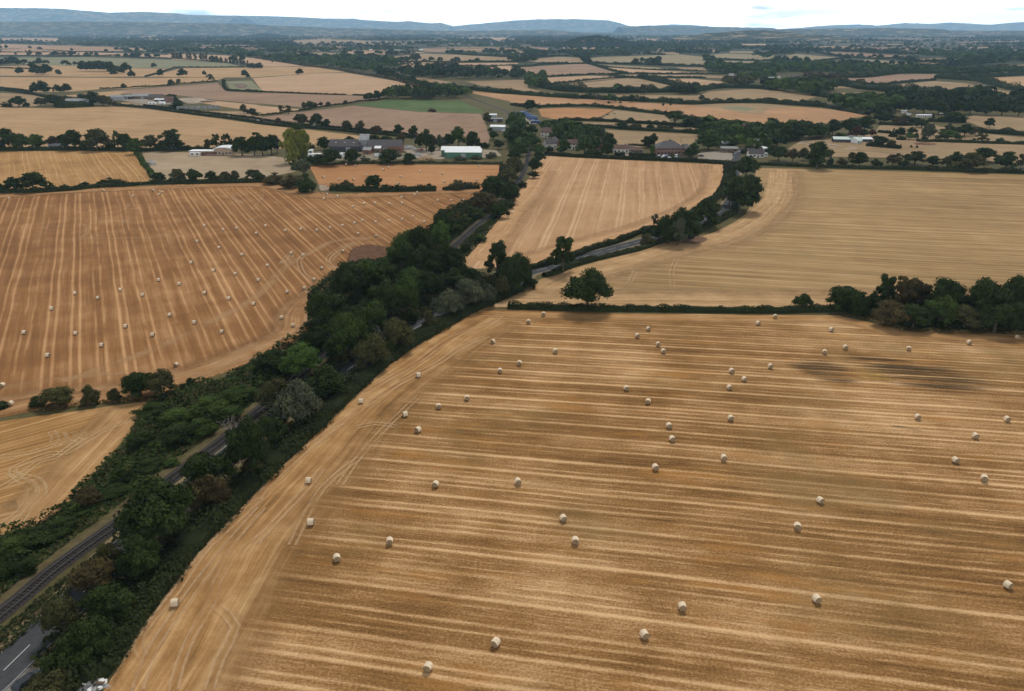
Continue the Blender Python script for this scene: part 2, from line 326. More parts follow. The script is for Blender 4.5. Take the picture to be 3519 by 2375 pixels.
ho = hzm.node_tree.nodes.new('ShaderNodeOutputMaterial'); hv = hzm.node_tree.nodes.new('ShaderNodeVolumePrincipled')
hv.inputs['Color'].default_value = (.42, .70, 1.0, 1); hv.inputs['Density'].default_value = 4.0e-5; hv.inputs['Anisotropy'].default_value = .1
hzm.node_tree.links.new(hv.outputs[0], ho.inputs['Volume'])
tag(hz.build('haze', hzm), kind='stuff')
# ------------------------------------------------------------------ fields: outlines measured on the photograph, laid on the ground
FIELDS = []; zlev = [0.02]
def field(s, kind, name='field'):
    P = pts(s); FIELDS.append(P); zlev[0] += .004
    V = [Vector((x, y, zlev[0])) for x, y in P]; me = bpy.data.meshes.new(name)
    T = tessellate_polygon([V]); me.from_pydata(V, [], [tuple(t) for t in T]); me.update()
    if len(me.polygons) and sum(p.normal.z for p in me.polygons) < 0: me.flip_normals()
    return tag(link(name, me, None, FM[kind]), kind='structure')
field('F -320,2300 120,1720 235,1568 290,1480 400,1320 515,1164 632,1040 788,890 938,790 1028,732 1078,702 1145,702 1400,711 1700,714 1900,716 1990,736 2060,750 2323,760 2700,768 3900,800 3900,2300', 'front', 'stubble_field')
field('F 1050,712 1140,690 1180,668 1225,634 1260,622 1290,612 1400,580 1500,552 1600,533 1650,520 1690,486 1718,445 1712,381 1900,385 2323,397 2700,405 4000,430 4000,725 2323,698 1900,698 1140,696', 'right', 'stubble_field')
field('F 1233,354 1300,358 1648,374 1643,430 1600,468 1500,513 1400,543 1310,569 1200,603 1080,610 1050,600 1060,570 1085,545 1130,490 1180,432 1212,385', 'middle', 'stubble_field')
field('F -1500,480 0,440 150,430 400,419 600,415 690,431 760,440 1000,430 1097,429 1085,465 1040,500 1000,535 900,560 800,640 715,700 705,745 670,775 590,812 520,842 400,882 300,908 100,928 0,948 -1500,1090', 'left', 'stubble_field')
field('F -1200,1060 0,956 150,936 330,911 350,920 290,988 240,1042 170,1124 100,1184 0,1216 -1200,1600', 'corner', 'stubble_field')
field('B2 490,748 700,737 2190,742 2150,850 2010,955 1600,962 680,958 560,925 515,830 480,770', 'orange', 'stubble_field')
field('B1 -3000,660 0,622 700,616 1180,624 1250,710 1330,830 1320,890 900,940 0,960 -3000,1040', 'upper', 'stubble_field')
field('B1 1260,618 2324,650 B2 330,690 350,800 200,830 B1 2324,860 1340,870 1300,740', 'dust', 'pasture')
field('B1 -3000,250 0,228 500,240 1000,222 1300,245 1800,310 2324,385 B2 480,430 960,488 900,520 480,590 B1 2324,600 1700,600 900,600 0,600 -3000,620', 'pale', 'stubble_field')
for s, k in (
 ('A1 0,390 500,405 1300,430 1250,445 640,450 400,440 0,432', 'peach'), ('A1 0,442 400,446 1000,470 1500,488 1500,515 1100,505 400,495 0,488', 'peach'),
 ('A1 0,512 700,507 1200,520 1520,530 2000,560 2170,592 1700,600 1590,590 1540,610 1150,602 400,577 0,570', 'greygreen'),
 ('A1 0,586 380,577 1150,606 1540,612 1290,680 700,682 0,672', 'pale'), ('A1 0,684 1200,692 2000,688 1900,722 1100,790 900,790 650,812 300,815 0,778', 'pale'),
 ('A1 1000,806 1930,736 2005,812 2324,832 A2 0,824 800,846 1130,864 960,895 470,955 330,945 0,915 A1 2324,925 1900,885 1600,848 1030,828', 'brown'),
 ('A1 2005,722 2230,716 2324,802 A2 55,810 A1 2050,808', 'greygreen'),
 ('A1 2240,692 2324,690 A2 0,692 520,652 800,646 1250,722 1520,805 1130,848 800,840 60,808 A1 2290,760', 'peach'),
 ('A1 1490,480 1700,482 2000,492 2324,524 2324,532 2130,519 2010,553 1530,527 1490,508', 'peach'), ('A1 1620,604 2190,600 2324,596 A2 0,598 500,592 800,640 520,650 0,686 A1 2170,688 1310,682', 'pale'), ('A1 2120,517 2324,520 A2 0,522 450,588 0,594 A1 2324,590 2220,585', 'peach'),
 ('A1 0,825 300,845 420,880 320,945 0,945', 'tan'), ('A1 560,850 980,812 1120,815 1040,850 970,862 700,862', 'pale'),
 ('A1 1075,908 1310,912 1530,965 1700,985 2140,990 2324,1033 B1 2324,345 1700,250 1075,210', 'tan'), ('A1 1620,870 1900,895 2324,935 A2 0,935 430,975 330,1000 80,1020 0,1033 A1 2324,1000 2000,950 1700,900', 'peach'),
 ('B2 20,322 350,280 870,215 1100,238 1450,272 1990,288 2040,380 2075,500 2060,550 1900,540 1420,490 1000,430 480,368 230,348', 'brown'),
 ('B2 870,208 1180,163 1810,170 1900,215 2015,260 2008,285 1450,268 1100,235', 'green'),
 ('A2 280,362 600,345 830,355 1100,368 1590,380 1300,396 400,392', 'tan'), ('A2 270,472 600,465 850,485 700,490 280,486', 'tan'), ('A2 770,462 1000,450 1500,465 1480,471 1040,486 770,470', 'peach'),
 ('A2 1450,430 1690,430 1690,465 1500,461', 'brown'), ('A2 1720,430 2050,432 2324,440 2324,472 2100,460 1980,461 1720,440', 'tan'), ('A2 1210,502 1500,476 1880,490 2324,515 2324,548 1700,552 1250,545', 'tan'),
 ('A2 1100,567 1310,550 1780,556 1780,590 1350,600 1100,576', 'tan'), ('A2 1800,560 2324,558 2324,632 1780,610', 'peach'), ('A2 1320,690 1500,690 1790,742 1780,762 1500,725', 'tan'),
 ('A2 1860,725 2324,710 A3 130,714 140,782 330,832 1000,842 1640,850 1760,812 2100,791 2324,802 A4 480,860 330,905 0,880 A3 2324,880 1900,885 1600,888 1150,880 600,842 0,800 A2 2000,762', 'tan'),
 ('A2 1790,802 2324,845 A3 800,890 1500,932 2324,925 A4 0,928 520,962 930,1020 B4 930,305 560,372 150,382 0,392 B3 2324,392 2000,362 1600,312 1200,252 700,212 230,208 0,196 B2 2250,178', 'slope'),
 ('B3 1550,213 1800,196 2200,198 2324,206 B4 300,226 60,242 0,290 B3 2200,293 2050,285 1830,240', 'tan'), ('B3 1840,228 2000,217 2170,245 2090,264 1920,252', 'greygreen'),
 ('B3 230,245 480,235 905,250 750,338 400,342 260,312', 'orange'), ('B3 912,256 1370,302 1405,365 762,338', 'tan'), ('B3 430,358 930,368 930,400 440,388', 'tan'), ('B3 950,372 1620,410 1630,440 950,402', 'tan'),
 ('B3 820,430 1650,472 1640,520 1540,595 1280,590 1000,580 910,560 900,480', 'tan'),
 ('A3 0,602 560,570 660,568 930,650 330,680 300,690 0,668', 'brown'), ('A3 300,692 700,673 1010,688 400,748 290,755', 'peach'), ('A3 340,768 1000,696 1130,702 1410,762 1340,787 1200,777 900,792 500,788', 'tan'),
 ('A3 800,596 1300,627 1800,652 1640,660 1040,658 900,627', 'peach'), ('A3 680,520 800,505 1500,485 1690,505 1690,540 1830,577 1400,587 1300,557 1180,547 870,560 680,552', 'grass'),
 ('A3 700,571 870,576 1250,597 1450,617 1300,621 900,601', 'grass'), ('A3 140,532 400,505 600,512 640,557 290,562 150,542', 'tan'), ('A3 1760,486 1900,475 2324,492 2324,537 1850,527 1740,500', 'grass'),
 ('A3 1830,541 2324,546 2324,582 1800,571', 'grass'), ('A3 1230,702 1600,700 1870,727 1860,752 1600,772 1450,737', 'peach'), ('A3 1000,666 1640,666 2000,682 1950,696 1720,691 1070,691', 'tan'),
 ('A3 450,421 1090,431 1080,441 450,431', 'peach'), ('A3 1200,466 1480,465 1480,486 1200,476', 'tan'), ('A3 0,446 110,461 100,476 0,470', 'tan'), ('A3 100,415 330,425 310,446 150,440', 'brown'),
 ('A3 1610,446 1830,445 1830,466 1620,451', 'tan'), ('A3 1930,456 2324,456 2324,476 1930,471', 'grass'), ('A3 1160,346 1560,355 1500,376 1200,356', 'peach'), ('A3 1480,340 1720,340 1680,366 1480,356', 'grass'),
 ('A3 1740,346 1990,345 1990,361 1750,361', 'peach'), ('A3 2030,391 2250,390 2250,406 1980,406', 'peach'), ('A3 1460,600 1700,600 1740,640 1480,618', 'tan'),
 ('A4 80,512 300,480 740,516 500,541 140,522', 'grass'), ('A4 480,461 800,465 1370,500 1200,516 860,511 650,491', 'brown'), ('A4 560,546 950,528 1330,562 1310,581 1050,586 760,581 620,561', 'grass'),
 ('A4 1280,531 1560,515 1770,531 1780,562 1700,576 1400,561', 'brown'), ('A4 1210,592 1560,586 1880,606 1860,632 1600,612 1250,612', 'tan'), ('A4 1930,592 2324,575 2600,570 2600,625 2324,622 2060,627', 'tan'),
 ('A4 640,682 800,696 1200,660 1630,660 1540,702 1000,757 930,757 720,712', 'brown'), ('A4 1000,772 1520,721 1800,741 2100,801 2324,838 2600,870 2600,900 2324,887 2050,882 1950,852 1500,812 1330,802', 'tan'),
 ('A4 1780,702 2324,680 2700,680 2700,850 2324,792 2050,762', 'pale'), ('A4 400,656 520,656 410,669', 'tan'), ('A4 770,601 1090,600 1090,608 770,609', 'tan'), ('B4 480,102 900,100 1380,170 1270,182 1180,202 1000,182 640,122', 'tan'),
 ('A4 620,766 830,771 830,786 630,786', 'tan'), ('B4 1880,300 2324,310 2700,315 2700,450 2324,440 2000,430 1850,372 1750,350', 'tan'),
 ('B4 560,522 1000,452 1040,392 1500,370 1560,400 1990,470 2324,500 2700,520 2700,760 2324,735 1700,692 600,672 220,602 330,532', 'tan'),
 ('A1 0,340 520,340 525,368 0,366', 'peach'), ('A1 0,240 200,230 480,240 460,250 0,249', 'peach'), ('A1 1050,357 1300,350 1590,352 1560,375 1300,368', 'tan'), ('A1 1240,325 1390,320 1400,340 1250,342', 'tan'),
 ('A1 0,455 400,450 640,458 560,464 0,464', 'peach'), ('A1 1000,482 1500,494 1500,500 1000,488', 'peach'),
 ('A2 1600,292 1800,292 1790,303 1600,303', 'tan'), ('A2 1800,292 2080,297 2060,310 1820,308', 'tan'), ('A2 1860,336 2230,334 2230,355 1900,358', 'peach'), ('A2 2080,352 2324,345 2324,360 2120,372', 'tan'), ('A2 300,264 520,264 520,282 380,285', 'brown'),
 ('A2 1520,342 1700,342 1690,354 1520,350', 'peach'), ('A4 1190,276 1500,282 1480,298 1200,296', 'peach'), ('A4 1590,315 1900,312 1890,338 1640,332', 'peach'), ('A4 100,350 320,350 320,366 120,362', 'brown'), ('A4 400,348 680,352 640,362 400,360', 'peach'),
 ('A4 1350,442 1640,441 1640,455 1500,452', 'peach'), ('A4 1890,446 2060,446 2060,462 1930,458', 'peach'), ('A4 1230,462 1380,470 1370,487 1280,482', 'tan'), ('A4 1000,300 1140,300 1110,312 1000,312', 'peach')):
    field(s, k)
rs = np.random.RandomState(21); V = []; F = []                # thin pale fields showing between the far woods
for i in range(300):
    d = 3600*math.exp(rs.rand()*1.15); x = (rs.rand()*2-1)*d*.72; w_ = d*(.008+.035*rs.rand()); e = d*(.01+.02*rs.rand()); k = len(V); sl = rs.randn()*.12
    V += [(x-w_, d+sl*w_, .9), (x+w_*(.6+.4*rs.rand()), d-sl*w_, .9), (x+w_*.8, d+e, .9), (x-w_*(.5+.4*rs.rand()), d+e, .9)]; F.append((k, k+1, k+2, k+3))
V = np.array(V); V[:, 2] += np.repeat(np.arange(300)*.004, 4); tag(link('field', npmesh('field', V, F), None, FM['peach']), kind='structure')
# ------------------------------------------------------------------ ribbons: roads, tracks, headlands
def resample(P, step):
    P = [Vector((*p, 0)) for p in P]
    if len(P) > 2:                                           # smooth the traced line
        Q = []
        for i in range(len(P)-1):
            a, b, c, d = P[max(i-1, 0)], P[i], P[i+1], P[min(i+2, len(P)-1)]
            n = max(2, int((c-b).length/step))
            for k in range(n):
                t = k/n; Q.append(.5*((2*b)+(c-a)*t+(2*a-5*b+4*c-d)*t*t+(3*b-a-3*c+d)*t*t*t))
        Q.append(P[-1]); return Q
    n = max(1, int((P[1]-P[0]).length/step)); return [P[0].lerp(P[1], k/n) for k in range(n+1)]
def ribbon(name, P, w, z, mat, step=6, off=0, cols=1, kind='structure', parent=None):
    Q = resample(P, step); V = []; U = []; d = 0
    for i, p in enumerate(Q):
        t = (Q[min(i+1, len(Q)-1)]-Q[max(i-1, 0)]).normalized(); nrm = Vector((t.y, -t.x, 0))      # right-hand side
        if i: d += (p-Q[i-1]).length
        for j in range(cols+1):
            o = off-w/2+w*j/cols; q = p+nrm*o; V.append((q.x, q.y, z+d*1.2e-4)); U.append((d, w*j/cols))
    c = cols+1; F = [(i*c+j, i*c+j+1, (i+1)*c+j+1, (i+1)*c+j) for i in range(len(Q)-1) for j in range(cols)]
    o = link(name, npmesh(name, V, F, uv=U), parent, mat)
    return tag(o, kind=kind) if kind else o
def headland_mat(name, dark, mid, light, width, P=3.2, inner=1):
    n = NT(name, .95, .05); uv, u, v = n.uv(); pos, X, Y, Z = n.pos()
    v2 = n.ma('MULTIPLY_ADD', n.ma('SUBTRACT', n.noise(pos, .03, 2), .5), 3.5, v)
    s1 = n.noise(n.xyz(n.ma('MULTIPLY', u, .014), n.ma('MULTIPLY', v2, .55)), 1.0, 3, .62)
    s2 = n.noise(n.xyz(n.ma('MULTIPLY', u, .09), n.ma('MULTIPLY', v2, 2.4)), 1.0, 2, .6)
    bl = n.noise(pos, .12, 4, .65); g = n.noise(pos, 2.0, 3, .7)
    fr = n.ma('ABSOLUTE', n.ma('SUBTRACT', n.ma('FRACT', n.ma('DIVIDE', v2, P)), .5))
    ln = n.ma('MULTIPLY', n.step(fr, 0, .16, 1, 0), n.step(n.noise(n.xyz(n.ma('MULTIPLY', u, .03), v2), .6, 3, .7), .42, .7))
    f = n.ma('MULTIPLY_ADD', n.ma('SUBTRACT', s1, .5), 1.0, .52)
    f = n.ma('MULTIPLY_ADD', n.ma('SUBTRACT', s2, .5), .5, f); f = n.ma('MULTIPLY_ADD', n.ma('SUBTRACT', bl, .5), .8, f)
    f = n.ma('MULTIPLY_ADD', n.ma('SUBTRACT', g, .5), .3, f); f = n.ma('MULTIPLY_ADD', ln, .28, f)
    n.color(n.ramp(f, [(.1, dark), (.5, mid), (.95, light)]))
    e = n.ma('MULTIPLY_ADD', n.ma('SUBTRACT', n.noise(pos, .25, 4, .7), .5), width*.35, v)
    n.alpha(n.step(e, width*.35, width*1.0, 1, 0)); return n.m
def soft_track(name, c, w, wheels=True, k=.8):
    n = NT(name, .95, .05); uv, u, v = n.uv(); pos, X, Y, Z = n.pos()
    t = n.ma('ABSOLUTE', n.ma('SUBTRACT', n.ma('DIVIDE', v, w), .5))
    a = n.step(n.ma('ABSOLUTE', n.ma('SUBTRACT', t, .27)), .03, .17, 1, 0) if wheels else n.step(t, .12, .5, 1, 0)
    b = n.step(n.noise(pos, .09, 3, .6), .25, .55); n.color(n.ramp(n.noise(pos, 1.1, 3), [(.3, scale3(c, .8)), (.7, scale3(c, 1.15))]))
    n.alpha(n.ma('MULTIPLY', n.ma('MULTIPLY', a, b), k)); return n.m
HF = headland_mat('front_headland', (.13, .07, .025), (.335, .18, .07), (.60, .385, .185), 26)
HL = headland_mat('left_headland', (.14, .07, .028), (.30, .16, .07), (.52, .32, .165), 16)
HR = headland_mat('right_headland', (.19, .115, .05), (.385, .24, .118), (.58, .39, .22), 26)
HM = headland_mat('middle_headland', (.26, .15, .065), (.42, .245, .122), (.58, .375, .21), 20)
HC = headland_mat('corner_headland', (.17, .09, .035), (.37, .21, .09), (.58, .375, .19), 16)
ribbon('field_headland', pts('F 120,1725 235,1570 400,1322 515,1168 634,1043 790,893 938,793 1020,740 1070,712'), 26, .030, HF, 5, off=13, cols=3)
ribbon('field_headland', pts('F 1145,706 1400,713 1700,716 1900,718 1990,738 2060,752 2323,762 2700,770'), 9, .034, headland_mat('front_far_headland', (.18, .095, .036), (.36, .20, .082), (.56, .345, .17), 9), 8, off=4.5)
ribbon('field_headland', pts('F 1185,672 1230,640 1290,614 1400,582 1500,554 1600,535 1690,488 1735,440 1745,384'), 30, .036, HR, 6, off=15, cols=3)
ribbon('field_headland', pts('F 2700,704 2323,697 1900,697 1400,697 1120,697'), 22, .038, HR, 8, off=11)
ribbon('field_headland', pts('F 850,600 790,640 712,700 703,742 670,771 590,808 520,838 400,878 300,903 100,922 0,942 -350,996'), 15, .040, HL, 6, off=7.5)
ribbon('field_headland', pts('F -350,454 0,442 150,432 400,421 600,417 690,433 760,442 1000,431 1090,432'), 14, .042, HL, 8, off=7)
ribbon('field_headland', pts('F 1054,592 1062,570 1085,547 1130,492 1180,434 1212,387'), 24, .044, HM, 6, off=12)
ribbon('field_headland', pts('F 1648,376 1643,430 1600,470 1500,515 1400,545 1310,571 1200,605'), 16, .046, HM, 6, off=8)
ribbon('field_headland', pts('F 345,920 290,988 240,1042 170,1124 100,1184 0,1216 -250,1270'), 13, .048, HC, 5, off=6.5)
ST = soft_track('pale_wheel_track', (.58, .385, .215), 3.0, True, .5); STB = soft_track('broad_straw_track', (.50, .30, .15), 6.0, False, .45); STN = soft_track('narrow_wheel_track', (.60, .40, .225), 2.4, True, .45)
STC = soft_track('corner_wheel_track', (.56, .38, .20), 2.6, True, .6)
zt = [.052]
def tracks(mat, w, *L):
    for s in L: zt[0] += .003; ribbon('wheel_track', pts(s), w, zt[0], mat, 3, cols=2)
tracks(STB, 6, 'C1 450,1400 640,1320 800,1265 1000,1190 1200,1100 1400,1000 1600,900 1764,790 C2 200,620 400,510 520,450 700,430 800,440', 'C1 0,1440 500,1370 900,1330 1400,1340 1600,1200 1764,1140')
tracks(ST, 3, 'C2 330,770 390,850 330,1000 200,1080 0,1180', 'C2 430,1000 300,1120 100,1200 -300,1290', 'C2 620,600 520,590 515,560 600,500 700,460 850,455 950,450', 'C2 560,640 490,600 500,545 600,480 720,440 900,420', 'C2 700,640 600,650 500,620', 'C2 180,600 230,560 235,530 170,600', 'C2 320,540 290,590 330,680 440,730')
tracks(STN, 2.4, 'C1 540,435 700,432 900,428 1190,420', 'C1 540,430 580,400 590,350 545,340', 'C1 550,325 700,300 800,302 870,330', 'C1 840,230 880,190', 'C1 300,370 310,350 400,345 420,350', 'C1 1190,420 1240,395', 'C1 1700,240 1760,160 1764,130', 'C2 0,240 150,250 330,240 400,250 400,230', 'C1 1560,160 1600,180 1640,200 1560,150', 'C1 1700,320 1690,300 1764,280')
tracks(STC, 3.3, 'D1 40,480 90,495 170,510 205,555 195,600 120,680 80,740', 'D1 60,490 130,540 150,560 140,610 80,680 0,740', 'D1 80,480 75,460 100,440 250,380 330,380 450,310 560,250 700,200', 'D1 0,560 100,500 200,420 280,400 420,300', 'D1 0,400 150,380 300,330 430,290 390,270', 'D1 250,270 270,300 260,320', 'D1 290,280 305,310 280,340', 'D1 340,270 350,300 400,320')
tracks(ST, 3, 'C3 220,900 330,940 560,960 780,960 1100,960', 'C3 600,940 900,860 1150,780 1400,690 1540,600 1700,470 1764,380', 'C3 1110,760 1075,850 1080,960', 'C3 760,960 800,910 830,850', 'C3 1470,690 1520,680 1530,710 1450,720', 'C3 1560,830 1640,800 1650,830 1560,850')
tracks(STN, 2.4, 'C3 790,110 800,250 740,330 700,460 600,560', 'C3 600,110 640,230 620,330 560,500', 'C3 900,110 980,220 1040,380', 'C3 660,110 740,220 780,360 770,460', 'C3 340,120 320,250 250,380 100,560', 'C3 430,110 400,230 360,420 230,600', 'C3 980,100 1080,230 1150,330')
tracks(ST, 3, 'D1 1313,545 1150,705 950,925 800,1120 650,1330 560,1470 520,1568', 'D1 1313,650 1180,800 1010,1010 880,1190 760,1370 690,1568', 'D2 0,520 130,390 300,250 480,120 640,20 C2 1100,1260 1250,1150 1420,1060 1640,980', 'D2 0,610 150,450 330,300 520,160 700,40 C2 1230,1270 1380,1170 1560,1090')
tracks(STN, 2.4, 'D1 1313,790 1180,900 1090,1020 1060,1130 960,1300 900,1450 870,1568', 'D1 1313,600 1150,750 1000,900 880,1080 700,1300 720,1400', 'D2 500,250 600,230 700,245', 'D2 0,830 100,720 250,560 330,460', 'D2 820,90 640,260 500,420 420,540', 'D2 180,840 330,560 520,400', 'D1 1090,1150 1180,1250 1100,1420 1050,1568')
def blotch(name, s, c, z, soft=.35, aniso=None, k=1.0):     # stain with a ragged edge: a disc whose edge is broken by noise
    P = pts(s); cx = sum(p[0] for p in P)/len(P); cy = sum(p[1] for p in P)/len(P)
    Q = resample(P+[P[0]], 3); V = [(cx, cy, z)]+[(q.x, q.y, z) for q in Q[:-1]]; U = [(0, 0)]+[(1, 0)]*(len(V)-1); n = len(V)-1
    F = [(0, 1+i, 1+(i+1) % n) for i in range(n)]
    m = NT(name+'_soil', .95, .05); uv, u, v = m.uv(); pos, X_, Y_, Z_ = m.pos()
    kx = m.ma('MULTIPLY_ADD', Y_, -.00045, .235); vec = pos if not aniso else m.xyz(m.ma('MULTIPLY', X_, aniso[0]), m.ma('MULTIPLY', m.ma('MULTIPLY_ADD', X_, kx, Y_), aniso[1]))   # smeared along the rows
    nz = m.noise(vec, .25 if not aniso else 1.0, 4, .65)
    m.color(m.ramp(m.noise(pos, .3, 4, .6), [(.3, scale3(c, .7)), (.7, scale3(c, 1.3))]))
    if aniso: m.alpha(m.ma('MULTIPLY', m.ma('MULTIPLY', m.step(nz, .43, .56), m.step(u, .35, 1.0, 1, 0)), k))
    else: e = m.ma('MULTIPLY_ADD', m.ma('SUBTRACT', nz, .5), soft*3, u); m.alpha(m.ma('MULTIPLY', m.step(e, 1-soft*1.6, 1-soft*.3, 1, 0), k))
    tag(link(name, npmesh(name, V, F, uv=U), None, m.m), kind='structure')
blotch('bare_soil', 'C2 600,560 640,500 740,465 860,480 960,490 940,580 800,640 620,620', (.115, .060, .034), .13, .12)
blotch('bare_soil', 'C3 1100,660 1180,630 1240,605 1325,625 1310,650 1220,672', (.14, .085, .055), .134, .2)
blotch('bare_soil', 'D4 60,70 180,30 320,50 460,110 460,180 250,150', (.095, .060, .028), .13, .4, (.014, 1.1), .95)
blotch('bare_soil', 'D4 280,-10 480,10 700,50 950,100 1150,165 1080,220 850,225 620,180 460,120', (.088, .056, .026), .136, .4, (.014, 1.1), 1.0)
blotch('bare_soil', 'D4 420,90 480,80 640,150 560,170 440,150', (.40, .25, .07), .139, .5, (.02, .4), .7)
blotch('bare_soil', 'D4 550,340 700,360 760,385 640,380', (.15, .10, .062), .13, .4, (.03, .6), .8)
blotch('bare_soil', 'B2 540,910 640,915 660,970 560,985', (.3, .23, .17), .12, .3)
blotch('bare_soil', 'A1 2060,750 2150,742 2210,770 2120,790', (.17, .11, .085), .6, .3)
# ------------------------------------------------------------------ roads, railway, yards
EDGE = soft_track('pale_verge', (.30, .21, .12), 3, False, .9)
road = pts('D1 -250,1700 -60,1540 60,1425 200,1288 330,1160 500,990 640,840 C2 20,1720 350,1500 630,1308 850,1160 1100,1020 1225,942 1420,850 1600,790 1740,760 C3 100,862 260,822 450,760 700,690 870,645 1060,590 1240,525 1420,440 1480,360 1500,260 1497,180 1500,110')
ribbon('road', road, 6.6, .05, M['asphalt'], 5)
ribbon('road_verge', road, 9.6, .012, plain('sandy_verge', (.21, .155, .085), .95, .3, .6), 5)
lane = pts('B3 1935,740 1985,700 1990,650 2010,610 2120,590'); ribbon('road', lane, 6, .055, M['asphalt'], 5)
mk = NT('road_marking', .7, .2); uv, u, v = mk.uv()
mk.color((.5, .5, .48)); mk.alpha(mk.step(mk.ma('FRACT', mk.ma('DIVIDE', u, 9.0)), .60, .61, 1, 0))
ribbon('road_marking', road[:-4], .13, .056, mk.m, 4)
for o in (-3.05, 3.05): ribbon('road_marking', road[:-4], .10, .056, plain('edge_line', (.42, .42, .41)), 5, off=o)
ribbon('road', pts('A1 0,785 300,830 430,862 700,895 1080,935 1500,985 2000,1045 B1 2324,353 B2 0,352 300,395 600,420 900,450 1100,470 1400,500 1700,560'), 6, .5, M['asphalt'], 20)
rail = pts('D1 -300,1450 -100,1270 120,1090 240,985 400,865 560,752 640,690 850,512 1080,340 1313,150 C2 230,1400 440,1225 600,1085 900,850 1150,640 1340,478 1480,350 1590,262 1680,160 B3 30,920 95,820 130,720 148,620 140,520 110,440 B2 2324,400 2260,310 2200,262 2100,220 1950,165 1850,120')
ribbon('railway_verge', rail, 5.8, .016, plain('dry_trackside_grass', (.10, .078, .036), .95, .45, .5), 5, off=-.9)
tr = empty('railway_track', (0, 0, 0)); tag(tr, 'single railway track on dark stone ballast beside the tree-lined road', 'railway')
ribbon('ballast_bed', rail, 3.8, .10, M['ballast'], 5, kind=None, parent=tr)
for o in (-.75, .75):
    Q = resample(rail, 6); mb = MB(); pr = None
    for i, p in enumerate(Q):
        t = (Q[min(i+1, len(Q)-1)]-Q[max(i-1, 0)]).normalized(); nn = Vector((t.y, -t.x, 0)); c = p+nn*o
        ring = [mb.b.verts.new((c.x+nn.x*a, c.y+nn.y*a, z)) for a, z in ((-.07, .16), (-.045, .42), (.045, .42), (.07, .16))]
        if pr: [mb.b.faces.new((pr[k], pr[k+1], ring[k+1], ring[k])) for k in range(3)]
        pr = ring
    mb.build('rail', M['rail'], tr)
Q = resample(rail, .8)[::1]; V = []; F = []
for i in range(0, min(len(Q)-1, 900)):
    p = Q[i]; t = (Q[i+1]-p).normalized(); nn = Vector((t.y, -t.x, 0)); k = len(V)
    for z in (.10, .22):
        for a, b in ((-1.3, -.13), (1.3, -.13), (1.3, .13), (-1.3, .13)): q = p+nn*a+t*b; V.append((q.x, q.y, z))
    F += [(k+4, k+5, k+6, k+7), (k, k+1, k+5, k+4), (k+1, k+2, k+6, k+5), (k+2, k+3, k+7, k+6), (k+3, k, k+4, k+7)]
tag(link('sleepers', npmesh('sleepers', V, F), tr, M['sleeper']), kind='stuff')
def yard(name, s, mat, z=.4):
    V = [Vector((x, y, z)) for x, y in pts(s)]; me = bpy.data.meshes.new(name); me.from_pydata(V, [], [tuple(t) for t in tessellate_polygon([V])]); me.update()
    if sum(p.normal.z for p in me.polygons) < 0: me.flip_normals()
    tag(link(name, me, None, mat), kind='structure')
yard('yard', 'B3 1650,640 1850,610 1980,650 1940,700 1650,690', M['concrete'], .06); yard('yard', 'B2 480,640 640,600 1320,640 1300,690 900,700 480,700', plain('trampled_yard', (.2, .165, .115), .95, .35, .2), .06)
yard('yard', 'B2 1300,600 1650,590 2130,610 2180,660 1900,690 1560,690 1400,680', plain('gravel_yard', (.29, .235, .175), .95, .3, .2), .06); yard('yard', 'A1 1000,885 1480,880 1540,930 1330,935', M['concrete'], .6)
yard('yard', 'B3 20,300 120,280 240,380 100,380', M['concrete'], .4); yard('yard', 'D1 -80,1700 60,1500 145,1440 240,1500 330,1600', plain('layby_gravel', (.17, .155, .14), .95, .3, .8), .045)
yard('car_park', 'B3 1280,660 1540,665 1640,690 1280,690', M['asphalt'], .07); yard('yard', 'B3 960,640 1050,645 1040,665 960,662', M['concrete'], .07)
yard('yard', 'B4 1100,530 1300,525 1320,560 1150,560', M['rubble'], .08)
